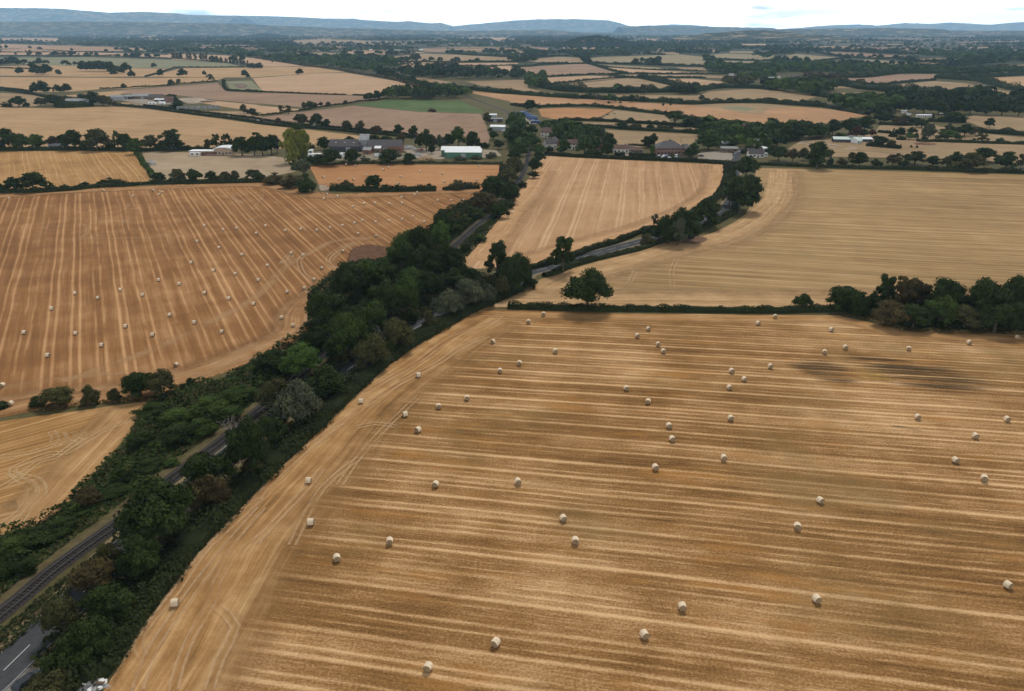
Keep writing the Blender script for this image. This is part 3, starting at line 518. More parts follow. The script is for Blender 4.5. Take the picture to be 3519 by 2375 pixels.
# ------------------------------------------------------------------ vegetation
def quads(C, Nn, S, rs, aspect=1.0):                         # one small leafy face per centre, roughly facing Nn
    n = len(C); A = np.cross(Nn, rs.randn(n, 3)); A /= np.linalg.norm(A, axis=1)[:, None]+1e-9
    B = np.cross(Nn, A); S = S[:, None]
    V = np.stack([C-A*S-B*S*aspect, C+A*S-B*S*aspect*.6, C+A*S*.7+B*S*aspect, C-A*S*.8+B*S*aspect*.8], 1).reshape(-1, 3)
    return V, np.arange(n*4).reshape(-1, 4)
def unit(v): return v/(np.linalg.norm(v, axis=-1, keepdims=True)+1e-9)
def lobes_for(shape, rs):
    L = []
    if shape == 'T':                                         # broad dome of many rounded boughs
        for i in range(34):
            a = rs.rand()*6.283; t = math.sqrt(rs.rand()); z = rs.rand()
            r = t*.36*math.sqrt(max(.05, 1-(z*1.02-.25)**2*1.1)); L.append((r*math.cos(a)*1.05, r*math.sin(a)*1.05, .27+z*.60*(1-.35*t*t), .10+.075*rs.rand()))
        L.append((0, 0, .55, .26)); L.append((.1, .05, .45, .2)); L.append((-.1, -.06, .48, .2))
    elif shape == 'O':                                       # open crown of separate boughs with sky between
        for i in range(40):
            a = rs.rand()*6.283; z = rs.rand(); r = (.06+.34*rs.rand())*(1.1-.55*z)
            L.append((r*math.cos(a), r*math.sin(a), .26+z*.62, .055+.05*rs.rand()))
    elif shape == 'B':                                       # bush, leafy to the ground
        for i in range(24):
            a = rs.rand()*6.283; t = math.sqrt(rs.rand()); z = rs.rand()
            L.append((t*.36*math.cos(a), t*.36*math.sin(a), .1+z*.72*(1-.55*t*t), .10+.08*rs.rand()))
        L.append((0, 0, .38, .33))
    elif shape == 'P':                                       # tall poplar
        for i in range(30):
            a = rs.rand()*6.283; z = rs.rand(); w_ = .36*math.sin(math.pi*min(.97, .14+z*.86))**.7; t = math.sqrt(rs.rand())
            L.append((t*w_*math.cos(a), t*w_*math.sin(a), .12+z*.82, .07+.07*rs.rand()))
        for z in (.3, .45, .6, .75): L.append((0, 0, z, .2))
    elif shape == 'C':                                       # conifer
        for i in range(30):
            a = rs.rand()*6.283; z = rs.rand()**1.3; w_ = .42*(1-z); L.append((w_*math.cos(a)*rs.rand()**.4, w_*math.sin(a)*rs.rand()**.4, .08+z*.86, .05+.09*(1-z)))
    elif shape == 'U':                                       # flat-topped umbrella crown
        for i in range(30):
            a = rs.rand()*6.283; t = math.sqrt(rs.rand()); L.append((t*.4*math.cos(a), t*.4*math.sin(a), .62+.25*rs.rand()*(1-t*t)-.1*t, .09+.07*rs.rand()))
        L.append((0, 0, .68, .2))
    return np.array(L)
NLEAF = {0: 5200, 1: 1500, 2: 330}; LSZ = {0: .0185, 1: .032, 2: .062}
def crown_mesh(shape, lod, seed):
    rs = np.random.RandomState(seed); Lb = lobes_for(shape, rs); n = NLEAF[lod] if shape != 'O' else int(NLEAF[lod]*.8)
    wt = Lb[:, 3]**2; li = rs.choice(len(Lb), n, p=wt/wt.sum()); d = unit(rs.randn(n, 3)); d[:, 2] = np.abs(d[:, 2])*np.where(rs.rand(n) < .72, 1, -1)
    r = Lb[li, 3]*(.62+.50*rs.rand(n)**.8); C = Lb[li, :3]+d*r[:, None]*np.array([1, 1, .85]); C[:, 2] = np.maximum(C[:, 2], .012)
    q_ = np.percentile(np.abs(C[:, :2]), 98.5); f_ = np.array([.5/q_, .5/q_, 1/np.percentile(C[:, 2], 99.3)]); C = C*f_; Lb[:, :3] *= f_; Lb[:, 3] *= f_.mean()
    N = unit(d+rs.randn(n, 3)*.45); S = LSZ[lod]*(.6+.8*rs.rand(n))
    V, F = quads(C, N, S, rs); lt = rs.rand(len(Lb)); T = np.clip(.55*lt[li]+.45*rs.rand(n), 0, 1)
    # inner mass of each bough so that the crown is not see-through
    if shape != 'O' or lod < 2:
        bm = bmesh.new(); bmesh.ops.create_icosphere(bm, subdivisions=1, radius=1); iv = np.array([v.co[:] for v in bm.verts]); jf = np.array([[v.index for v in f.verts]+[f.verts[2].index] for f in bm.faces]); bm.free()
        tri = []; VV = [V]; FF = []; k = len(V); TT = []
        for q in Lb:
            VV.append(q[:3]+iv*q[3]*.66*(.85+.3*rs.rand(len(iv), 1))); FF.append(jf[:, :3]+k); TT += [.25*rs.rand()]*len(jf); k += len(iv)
        V = np.concatenate(VV); tri = np.concatenate(FF)
    else: tri = np.zeros((0, 3), int); TT = []
    me = bpy.data.meshes.new('crown'); me.vertices.add(len(V)); me.vertices.foreach_set('co', V.astype(np.float32).ravel())
    me.loops.add(len(F)*4+len(tri)*3); me.loops.foreach_set('vertex_index', np.concatenate([F.ravel(), tri.ravel()]).astype(np.int32))
    me.polygons.add(len(F)+len(tri)); me.polygons.foreach_set('loop_start', np.concatenate([np.arange(len(F))*4, len(F)*4+np.arange(len(tri))*3]).astype(np.int32))
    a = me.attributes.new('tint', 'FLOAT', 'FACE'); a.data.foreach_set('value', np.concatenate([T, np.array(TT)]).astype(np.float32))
    me.update(calc_edges=True); me.materials.append(LEAF['d']); return me, Lb
def trunk_mesh(shape, Lb, seed):
    rs = np.random.RandomState(seed); mb = MB(); top = .75 if shape in 'PC' else .5; r0 = .034 if shape not in 'PB' else .03
    mb.tube([(0, 0, -.01), (.004, .002, .12), (-.006, .004, .28), (.0, -.006, top)], [r0*1.35, r0, r0*.85, r0*.4], 8)
    for q in Lb[:10 if shape != 'O' else 15]:
        z0 = .2+.25*rs.rand(); mb.tube([(0, 0, z0), (q[0]*.5, q[1]*.5, (z0+q[2])/2-.01), (q[0], q[1], q[2])], [r0*.5, r0*.33, r0*.12], 5)
    return mb.mesh('trunk', True)
CR = {}; TRK = {}
for shape in 'TOBPCU':
    for lod in (0, 1, 2):
        for v in range(3 if lod < 2 else 4):
            me, Lb = crown_mesh(shape, lod, 100*ord(shape)+10*lod+v); CR[shape, lod, v] = me
            if lod < 2: t = trunk_mesh(shape, Lb, v+5); t.materials.append(M['bark']); TRK[shape, lod, v] = t
ADJ = {'d': 'dark green', 'm': 'mid green', 'b': 'bright green', 'o': 'olive green', 'g': 'grey green', 'y': 'yellow green', 'r': 'russet brown', 'n': 'brownish olive'}
NAME = {'T': ('broadleaf_tree', 'tree', 'tree'), 'O': ('sparse_tree', 'tree', 'ragged tree'), 'B': ('bush', 'bush', 'bush'), 'P': ('poplar_tree', 'tree', 'tall poplar'), 'C': ('conifer_tree', 'tree', 'pointed conifer'), 'U': ('spreading_tree', 'tree', 'flat-topped spreading tree')}
ORD = ['first', 'second', 'third', 'fourth', 'fifth', 'sixth', 'seventh', 'eighth', 'ninth', 'tenth', 'eleventh', 'twelfth', 'thirteenth', 'fourteenth', 'fifteenth', 'sixteenth', 'seventeenth', 'eighteenth', 'nineteenth', 'twentieth', 'twenty-first', 'twenty-second', 'twenty-third', 'twenty-fourth']
def ordinal(i, n):
    if n == 1: return ''
    if i == 0: return 'leftmost'
    if i == n-1: return 'rightmost'
    return ORD[i]+' from left'
def place_tree(t, x, yb, yt, wd, sc):
    S = TILES[t][2]; lone = sc.endswith('L'); shape, colr = sc[0], sc[1]
    sx, syb = px(t, x, yb); _, syt = px(t, x, yt); db, dt = [PITCH+math.atan((q-PH/2)/FOC) for q in (syb, syt)]
    X, Y = ground(sx, syb); H = 8.0; kk = .92 if shape in 'BT' else .8
    for _ in range(12):
        R = wd*S*depth(X, Y)/FOC/2
        b = H*kk/2; zc = H-b
        if not lone:
            if shape in 'BT': b2, z2 = H*.48, H*.5
            else: b2, z2 = H*.42, H*.5
            Y = (CH*math.cos(db)-z2*math.cos(db)+math.sqrt((R*.95*math.sin(db))**2+(b2*math.cos(db))**2))/math.sin(db)
            if Y*math.sin(db) > CH*math.cos(db)+R*.8: Y = (CH*math.cos(db)+R*.8)/math.sin(db)
        g0 = terr(X, Y)
        lo, hi = .3, 60.0
        for _ in range(30):
            h = (lo+hi)/2; bb = h*kk/2
            if Y*math.sin(dt)+(h-bb)*math.cos(dt)+math.sqrt((R*.8*math.sin(dt))**2+(bb*math.cos(dt))**2) > (CH-g0)*math.cos(dt): hi = h
            else: lo = h
        H = h
        X = (sx-PW/2)/FOC*depth(X, Y)
    R = wd*S*depth(X, Y)/FOC/2
    return X, Y, max(H, 1.0), max(R, .5)
GROUPS = []
def grove(place, group, s, hk=1.0):
    es = []; t = None
    for e in s.replace('\n', ' ').split(';'):
        q = e.split()
        if not q: continue
        if q[0] in TILES and not q[0].isdigit(): t = q.pop(0)
        x, yb, yt, wd = map(float, q[:4]); es.append((px(t, x, yb)[0], t, x, yb, yt, wd, q[4]))
    es.sort(); cnt = {}
    for e in es: cnt[e[6][:2]] = cnt.get(e[6][:2], 0)+1
    seen = {}
    for e in es:
        sc = e[6]; k = sc[:2]; i = seen.get(k, 0); seen[k] = i+1
        X, Y, H, R = place_tree(*e[1:]); H *= 1.02*hk; R *= 1.04*(.5+.5*hk); d = depth(X, Y); lod = 0 if d < 360 else 1 if d < 1000 else 2
        nm, cat, kind = NAME[sc[0]]; big = '' if H < 16 else 'large '
        o = ordinal(i, cnt[k]); lab = f"{ADJ[sc[1]]} {kind} {place}"
        if o: lab += ', '+(o if cnt[k] > 2 else 'left one of two' if i == 0 else 'right one of two')
        v = rnd.randrange(3 if lod < 2 else 4); z0 = terr(X, Y); rz = rnd.random()*6.28
        if lod < 2:
            r = empty(nm, (X, Y, z0), rz)
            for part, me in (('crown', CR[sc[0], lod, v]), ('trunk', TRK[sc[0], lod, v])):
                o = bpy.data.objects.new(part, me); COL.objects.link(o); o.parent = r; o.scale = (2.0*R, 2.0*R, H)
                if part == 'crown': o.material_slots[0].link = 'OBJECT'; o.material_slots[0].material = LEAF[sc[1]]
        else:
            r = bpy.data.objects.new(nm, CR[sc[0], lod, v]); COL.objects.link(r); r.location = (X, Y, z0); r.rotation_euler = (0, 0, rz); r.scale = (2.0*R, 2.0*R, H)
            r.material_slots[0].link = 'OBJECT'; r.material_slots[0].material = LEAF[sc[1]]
        tag(r, lab, cat, group)
# ---- corridor between the two big stubble fields
grove('in the wood between railway and left stubble field', 'trees of the railway wood', '''C2 1260 425 245 130 Td;1245 500 325 120 Tb;1010 560 385 150 Tm;1110 580 352 150 Td;980 650 450 170 Tm;1150 730 490 200 Td;1310 690 470 160 Td;760 770 575 220 Tm;870 740 575 170 Tm;
630 850 605 210 Td;1060 830 625 190 Tm;1190 840 660 150 Td;1330 780 640 180 Td;480 1030 785 250 Td;880 960 720 230 Td;1010 940 690 170 Tm;1420 740 620 130 Td''')
grove('between railway and road below the wood', 'trees between railway and road', '''C2 640 1230 930 230 Tm;790 1110 865 220 Tm;950 1180 970 210 To;790 1300 1090 210 To;1170 1045 925 95 Bo;310 1360 1155 240 Tb;490 1500 1300 270 Td;140 1610 1380 205 To;300 1680 1410 230 Tg;700 1335 1245 95 Bo;510 1250 1130 110 Td;1050 1000 920 70 Bd;880 1220 1110 130 Td''')
grove('on the verge between road and front stubble field', 'verge trees of the front field', '''C2 1290 965 790 190 Tg;1440 900 712 190 Tg;1560 880 745 120 Tg;1625 700 462 160 Od;1660 830 690 90 To;1720 790 560 150 Td;1740 790 700 90 Bm''')
grove('on the left bank above the railway cutting', 'bushes on the railway bank', '''C2 120 1320 1190 210 Bd;50 1330 1240 120 Bd;400 1190 1060 150 Bd;470 1130 1010 110 Bm;340 1210 1110 120 Bd''')
grove('beside the railway above the wood', 'railside bushes above the wood', '''C2 1545 240 115 180 Bn;1640 290 180 130 Bd;1690 230 170 110 Bd;1600 130 12 140 Td;1720 190 60 110 Td;1400 340 280 150 Bd;1480 290 220 130 Bd;1340 400 310 100 Bd;1410 520 470 80 Bd;1510 450 400 90 Bm''')
grove('along the road in the near left corner', 'near trees along the road', '''D1 815 850 520 335 Td;1045 575 378 228 Td;1265 490 205 185 Td;1275 500 400 100 Tn;490 1080 910 200 Tn;560 1250 1040 230 Td;330 1300 1100 160 To;1055 670 490 190 Tn;720 1010 800 200 Td;380 1500 1290 230 Td;280 1640 1455 230 To;470 1420 1200 190 Td;560 980 830 110 To;1180 400 320 90 Og;D2 75 340 190 140 Td;215 240 30 210 Tg''')
grove('scrub on the left bank of the near railway', 'scrub bushes left of the railway', '''D1 760 200 90 190 Bd;900 230 110 200 Bm;1050 170 60 190 Bm;1200 120 10 190 Bm;720 340 220 170 Bd;880 340 210 200 Bd;1010 290 160 170 Bm;1150 210 100 160 Bm;740 470 380 170 Bd;560 610 510 190 Bd;450 640 520 140 Bn;200 850 720 210 Bd;80 890 760 190 Bm;400 700 610 180 Bm;300 790 670 190 Bd;620 520 420 120 Bd;20 1000 850 180 Bd;860 440 380 100 Bm;120 990 870 160 Bd;950 40 0 60 Bd''', .62)
grove('on the boundary of the lower left stubble corner', 'bushes on the corner field boundary', '''C1 950 1500 1330 210 Td;1090 1490 1322 170 To;620 1548 1420 110 Bo;780 1525 1445 90 Bo;390 1565 1432 190 To;260 1568 1500 100 Bd;0 1580 1530 100 Bd;1290 1410 1370 60 Bd''')
grove('along the road past the middle stubble field', 'trees along the middle road', '''C3 340 840 625 190 Od;1050 660 480 170 Td;1150 640 430 200 Td;1110 670 500 110 Tg;990 640 540 120 Td;910 675 595 90 Bo;1315 545 362 180 Td;1530 440 215 240 Td;1600 340 205 150 Td;1570 215 80 150 Td;1460 400 260 100 Td;920 600 550 80 Bd;30 960 740 180 Td;120 960 870 90 Bd''')
grove('standing alone in the hedge below the road', 'lone oak', 'C3 505 1100 850 285 TdL'); grove('rising thin above the road hedge', 'dead tree', 'C3 958 540 465 48 Og')
grove('in the dark copse right of the hedge', 'trees of the right copse', '''C4 265 1098 1005 118 TdL;560 1120 950 235 Td;735 1120 990 110 Td;820 1090 882 160 Od;930 1110 890 160 On;1020 1100 905 160 Tn;1075 1090 940 90 On;1220 1150 910 240 Td;1185 1215 1020 200 Tm;860 1215 1055 230 Tn;1010 1230 1070 200 Td;1480 1210 910 250 Td;1640 1170 895 210 Td;1760 1160 890 140 Td;1350 1240 1075 220 To;1560 1260 1065 240 Td;1710 1265 1070 200 Td;650 1150 1040 110 Bd''')
# ---- left middle distance
grove('in the tree belt behind the upper left stubble', 'tree belt behind the upper left field', '''B1 -60 610 430 150 Td;90 605 422 150 Td;10 600 490 90 Bd;200 605 470 130 Tm;330 600 475 150 Tm;480 590 490 100 Tn;570 585 475 110 Td;665 605 438 175 Td;790 590 520 100 Td;870 612 428 210 To;1048 600 445 70 Om;1120 612 468 115 Td;1210 645 510 125 Tm;1340 612 482 150 To;1500 605 520 140 Td;1525 600 430 195 Od;1600 610 525 90 Td;1850 605 515 65 To;1930 600 473 95 Od;2025 600 470 100 Od;2150 655 500 155 Td;2260 655 500 140 Td;2280 540 455 90 Od;1420 612 540 90 Bd;980 610 520 80 Bd;740 610 540 70 Bd''')
grove('by the tall poplar left of the dark sheds', 'trees by the poplar', '''B2 60 655 480 150 Td;140 645 480 120 Td;190 630 480 70 Tg;330 700 428 190 Py;400 690 440 110 Py;445 650 440 80 Py;420 835 690 150 Tg;480 720 660 90 Bm;350 780 700 90 Bm''')
grove('around the dark farm sheds', 'trees around the dark sheds', '''B2 605 605 495 115 Td;830 550 490 90 Td;560 740 650 130 Td;670 745 600 175 Td;860 730 605 135 Td;1190 730 605 180 Td;1362 730 640 110 Td;760 560 520 50 Bn;500 590 560 60 Bd;930 560 510 60 Tn;1040 560 480 130 Td;1150 560 490 130 Td;1290 570 455 80 Tn;970 720 660 80 Bg''')
grove('along the upper lane beside the ploughed field', 'trees along the upper lane', '''B2 400 385 290 120 To;545 405 290 120 Td;632 405 335 55 Td;200 385 325 62 Tn;802 432 350 92 To;930 455 352 82 To;1078 462 395 78 Tr;1040 462 405 52 To;1265 475 385 80 Td;1400 495 395 80 Td;370 425 370 120 Bd;60 355 330 50 Br''')
grove('behind the green shed', 'trees behind the green shed', '''B2 1510 610 430 130 Td;1450 600 470 70 Td;1570 600 480 60 Tn;1632 600 480 80 Tg;1710 580 470 90 Td;1795 575 408 130 Tm;1925 605 450 120 Td;1560 640 560 60 Td;1660 560 500 70 Td''')
grove('in the hedge below the orange stubble', 'hedge trees below the orange field', '''B2 1052 960 838 155 Td;800 940 878 120 Bo;1540 965 905 55 Bd;1790 960 880 130 Bo;1860 945 893 55 Bd;1260 975 915 110 Bd;1150 975 915 80 Bd;950 975 915 60 Bd''')
grove('in the field corner below the poplar', 'bushes below the poplar', 'B2 150 910 812 165 Bn;300 945 828 170 Bn;445 980 828 170 Bd;30 885 790 90 Bd')
grove('along the hedge above the left bale field', 'hedge trees above the left bale field', '''B1 130 975 855 145 Td;300 975 813 225 Td;460 972 905 100 Bd;572 962 915 92 Bo;1000 915 853 150 Bd;1410 895 810 115 Td;1585 895 780 122 To;1725 895 782 130 Td;1880 890 800 105 Td;2000 890 805 110 To;2090 888 795 80 To;2250 875 783 130 To;760 940 890 100 Bd;900 925 875 90 Bd;20 985 910 70 Bd''')
grove('beside the railway right of the orange stubble', 'railside trees by the orange field', '''B2 2110 1010 845 185 Td;2240 890 770 150 To;2270 800 680 130 To;2300 580 400 140 Td;2150 600 520 90 Td;2105 515 440 80 Tm;2250 1060 920 140 Td;2280 420 300 110 Tm;2290 690 600 100 Td;2050 370 280 70 To;2080 450 410 50 Tm;2020 590 540 90 Bd;2090 680 630 90 Bg;1960 690 655 90 Bg;1800 700 660 120 Bg''')
grove('in the ploughed field above the lane', 'small trees above the ploughed field', '''B2 1010 168 104 102 Td;1080 163 85 75 Td;480 248 178 82 Td;428 252 185 42 To;528 232 190 42 To;576 222 184 42 Td;642 220 182 44 Tn;795 207 170 42 Tn;225 282 212 58 Oo;290 287 215 62 Oo;1560 272 240 80 Br''')
grove('by the far left farm', 'trees by the far left farm', '''A1 320 830 735 90 Td;390 832 722 110 Td;512 824 754 72 Td;590 822 745 88 Td;170 948 855 132 Td;60 948 905 92 Bd;240 948 905 62 Bd;360 942 868 84 To;480 935 845 130 Td;590 900 850 70 To;740 895 838 80 Td;830 935 818 125 Td;915 935 848 105 To;970 942 860 80 To;1040 942 900 70 Bo;1580 972 885 100 TdL;1535 905 840 92 Td;2165 1008 930 62 To;2240 1033 965 92 Td''')
grove('in far left pale stubble', 'lone trees in the far left stubble', '''A1 178 662 597 64 TdL;285 617 550 62 Td;523 672 620 46 TdL;980 577 545 46 TdL;1170 688 628 72 TdL;1367 603 560 50 TdL;1427 681 615 64 TdL;1620 682 610 86 TdL;1815 672 628 36 TdL;1867 727 660 72 OdL;2172 682 625 58 TdL;2200 688 652 36 Bd;1100 787 742 46 TdL;1520 760 707 60 TdL;1585 748 703 38 ToL;355 572 515 54 Td;118 558 498 84 Td;A2 387 665 611 66 TdL;145 555 537 12 Bd''')
grove('in the two clumps amid far left stubble', 'clump trees in the far left stubble', '''A1 320 655 575 100 Td;410 660 572 110 Td;365 665 600 100 Td;740 630 555 90 Td;800 632 548 100 Td;870 634 546 110 Td;940 634 548 110 Td;1000 650 570 80 Td;1060 655 590 90 Td;1120 642 560 92 Td;980 630 560 80 Td;2230 602 560 90 Bd;2290 605 558 80 Bd;1010 658 610 60 Bd''')
grove('along the far left hedges', 'small trees along the far left hedges', '''A1 57 432 398 28 TdL;268 434 405 30 TdL;352 440 415 42 Bd;638 452 427 28 TdL;232 466 447 15 Td;270 488 445 32 To;140 489 462 22 Td;490 497 455 52 Td;630 492 455 50 Td;775 492 463 32 To;812 491 458 34 Td;858 496 465 38 Td;545 486 465 15 Td;575 487 465 17 Td;700 487 468 15 Td;1240 502 460 36 To;665 487 462 30 Td''')
grove('in the far left row', 'poplar row in the far left fields', '''A1 1540 517 466 36 Po;1572 517 470 36 Po;1605 520 468 34 Po;1665 522 475 26 Po;1690 524 468 30 Po;1735 527 475 32 Po;1785 532 475 34 Po;1812 533 478 20 Po;1835 537 478 26 Po;1885 542 490 14 Po;1925 547 497 30 Po;1965 552 507 26 Po;2010 557 517 30 Po;2045 562 518 22 Po;2075 567 515 22 Po;2110 572 518 12 Po;2140 574 525 16 Po;2165 577 535 34 Po;2200 578 535 14 Po''')
# ---- village and right middle distance
grove('beside the railway at the village edge', 'railside trees at the village', '''B3 230 650 560 130 Tm;240 725 625 110 Td;205 805 680 110 Td;190 860 800 92 Td;30 850 680 130 To;70 660 540 130 Tm;20 560 440 110 Tm;200 580 480 100 Tm;60 470 340 120 Tm;180 470 390 90 Tm;20 400 300 90 Tm;90 940 880 80 Bd''')
grove('among the village houses', 'garden trees in the village', '''B3 640 650 480 140 Tm;460 645 522 112 Tm;400 540 385 120 Tm;590 500 390 110 Tm;560 560 430 130 Tm;860 610 463 112 Td;840 660 530 100 Td;740 610 500 112 Tm;760 505 410 115 Tm;800 500 400 40 Pg;1205 585 490 112 Td;1250 565 463 80 Td;1240 660 565 42 Pb;330 620 570 70 Bd;760 650 610 100 Bd;690 660 600 90 Bm;380 420 340 110 Tm;600 440 365 80 Td;500 430 380 90 Tm;1400 570 520 90 Bd;1415 680 625 40 Bg''')
grove('behind the big brick hall with dark roof', 'trees by the brick hall', '''B3 1590 675 588 125 Td;1610 630 545 90 Tm;1740 600 443 200 Tm;1440 385 263 172 Ud;1583 432 318 168 Td;1700 485 378 150 Td;1050 375 322 62 Td;980 420 360 112 Td;1100 420 374 92 To;1225 428 384 72 Td;1310 432 384 72 To;1410 432 388 52 To;1360 430 395 50 To;1810 475 390 100 Td;1830 580 480 60 Bd''')
grove('among the gardens right of the brick hall', 'garden trees right of the hall', '''B3 1890 565 480 92 Td;1960 585 520 92 Td;2110 575 478 102 Td;2220 495 418 82 Td;2290 565 478 102 Td;1910 435 374 92 Td;2180 620 560 80 Bd;2060 640 590 70 Bd;2290 640 580 90 Bd;2000 520 440 110 Td;2060 480 400 80 Tn;1990 450 400 60 Td;2260 430 380 80 Tn''')
grove('lining the far hedge of right stubble', 'trees lining the right field', '''B4 140 700 585 152 Td;265 710 600 92 Tn;360 700 595 90 To;480 770 543 195 Td;600 750 668 62 Bd;860 755 633 132 Td;790 710 630 72 Tn;1150 745 650 112 Tn;1200 720 640 70 Oo;1350 735 623 172 Td;1510 745 663 122 Td;1630 760 670 92 To;1710 745 630 122 Td;1850 795 640 225 To;1960 710 593 192 Td;2150 785 628 172 Td;2285 770 650 92 Oo;1000 745 690 110 Bd;700 740 680 110 Bn;1250 745 690 90 Bd''')
grove('around the riding arena', 'trees around the arena', '''B4 1157 488 418 70 Cd;1222 475 410 82 Td;1320 470 410 84 Td;1300 518 455 80 Tb;1360 515 458 42 Tg;1465 520 378 112 Tg;1640 530 432 195 Tm;1790 485 383 142 Td;1940 540 455 112 Oo;2010 412 328 82 Td;1040 575 490 150 Td;1140 590 520 82 To;832 492 400 92 Tr;900 492 430 72 Td;970 492 425 62 Tr;1010 512 478 62 Bd;1230 520 485 80 Bd;1430 520 480 60 Bd;1318 588 565 24 Bd;1368 592 567 24 Bd;2110 535 500 80 Bd;1650 440 370 130 Cd;1850 470 400 100 Tn''')
grove('in the dark clump left of the green-roofed stable', 'clump left of the stable', '''B4 620 475 343 132 Td;770 465 328 162 Td;900 445 310 182 Td;480 505 388 132 Td;330 520 388 152 Td;190 520 383 182 Td;130 580 468 152 Td;252 445 378 62 Cd;40 470 390 90 Td;92 384 323 114 Bd;400 420 370 110 Td;690 490 455 90 Bm;30 570 490 90 Td''')
grove('in the wood behind the white caravans', 'wood behind the caravans', '''B4 1050 320 190 170 Td;1290 270 170 110 Td;1430 280 165 150 Td;1560 290 180 150 Td;1700 290 165 160 Td;1840 290 180 150 Td;1980 300 175 160 Td;2120 300 170 160 Td;2270 310 175 150 Td;1180 260 185 110 Td;1080 370 265 170 Td;1700 360 275 170 Td;1260 350 300 100 Td;1350 385 320 140 Td;1600 360 310 90 Bd;1410 410 338 130 Td;1210 390 310 120 Tn;1510 330 280 40 Cd;1650 320 250 110 Td''')
grove('along the hedges right of the long orange slope', 'hedge trees on the right slope', '''B4 1000 210 120 110 To;950 205 125 60 Td;1070 195 135 70 Td;665 160 105 65 Td;740 175 132 60 Td;1420 155 50 150 Tg;1550 155 75 100 Td;1670 140 85 50 To;1735 140 85 60 To;1905 160 95 95 Td;1200 100 45 80 Td;970 45 0 56 Td;110 195 155 70 Bd;360 200 160 70 Bd;425 200 168 40 Bd;480 205 165 50 Bd''')
grove('along the belt above the orange slope', 'belt trees above the orange slope', '''B3 950 110 45 90 Td;1165 110 28 75 To;1030 105 50 50 Bd;1680 170 120 46 To;1720 170 147 30 Bd;1935 170 142 65 Bd;2190 175 147 60 Bd;870 185 115 130 Tm;1055 185 120 62 Td;1160 185 132 75 Td;770 170 118 60 Tg;560 155 110 80 Tm;625 155 118 50 Td;510 150 118 40 Bd;160 260 168 112 Td;240 240 195 40 Bd;1080 255 232 30 Bd;1340 215 190 24 Bd;1405 212 190 20 Bd;960 195 175 24 Bd;855 198 172 22 Bd''')
def bare_tree(label, t, x, yb, yt, wd, seed):
    X, Y, H, R = place_tree(t, x, yb, yt, wd, 'OgL'); rs = np.random.RandomState(seed); e = empty('dead_tree', (X, Y, 0)); tag(e, label, 'dead tree'); tr_ = MB(); li = MB()
    tr_.tube([(0, 0, -.1), (.1, .05, H*.3), (-.05, .1, H*.55)], [.3, .22, .14], 8); tr_.build('trunk', GREYWOOD, e, True)
    def grow(p, d, ln, r, k):
        q = p+d*ln; li.tube([p, p.lerp(q, .5)+Vector(rs.randn(3))*ln*.06, q], [r, r*.75, r*.5], 5)
        if k:
            for _ in range(3): grow(p.lerp(q, .5+.5*rs.rand()), (d+Vector(rs.randn(3))*.55+Vector((0, 0, .15))).normalized(), ln*(.55+.2*rs.rand()), r*.55, k-1)
    for i in range(6): a = i*1.05+rs.rand(); grow(Vector((0, 0, H*(.3+.25*rs.rand()))), Vector((math.cos(a), math.sin(a), .75)).normalized(), R*.75, .12, 3)
    li.build('limbs', GREYWOOD, e, True)
GREYWOOD = plain('bleached_wood', (.27, .24, .20), .9, .25, 2)
bare_tree('bleached dead tree with bare branches leaning over the near railway', 'D1', 1178, 335, 195, 120, 3)
bare_tree('pale bare branched dead tree between railway and road below wood', 'C2', 865, 1150, 1000, 150, 4)
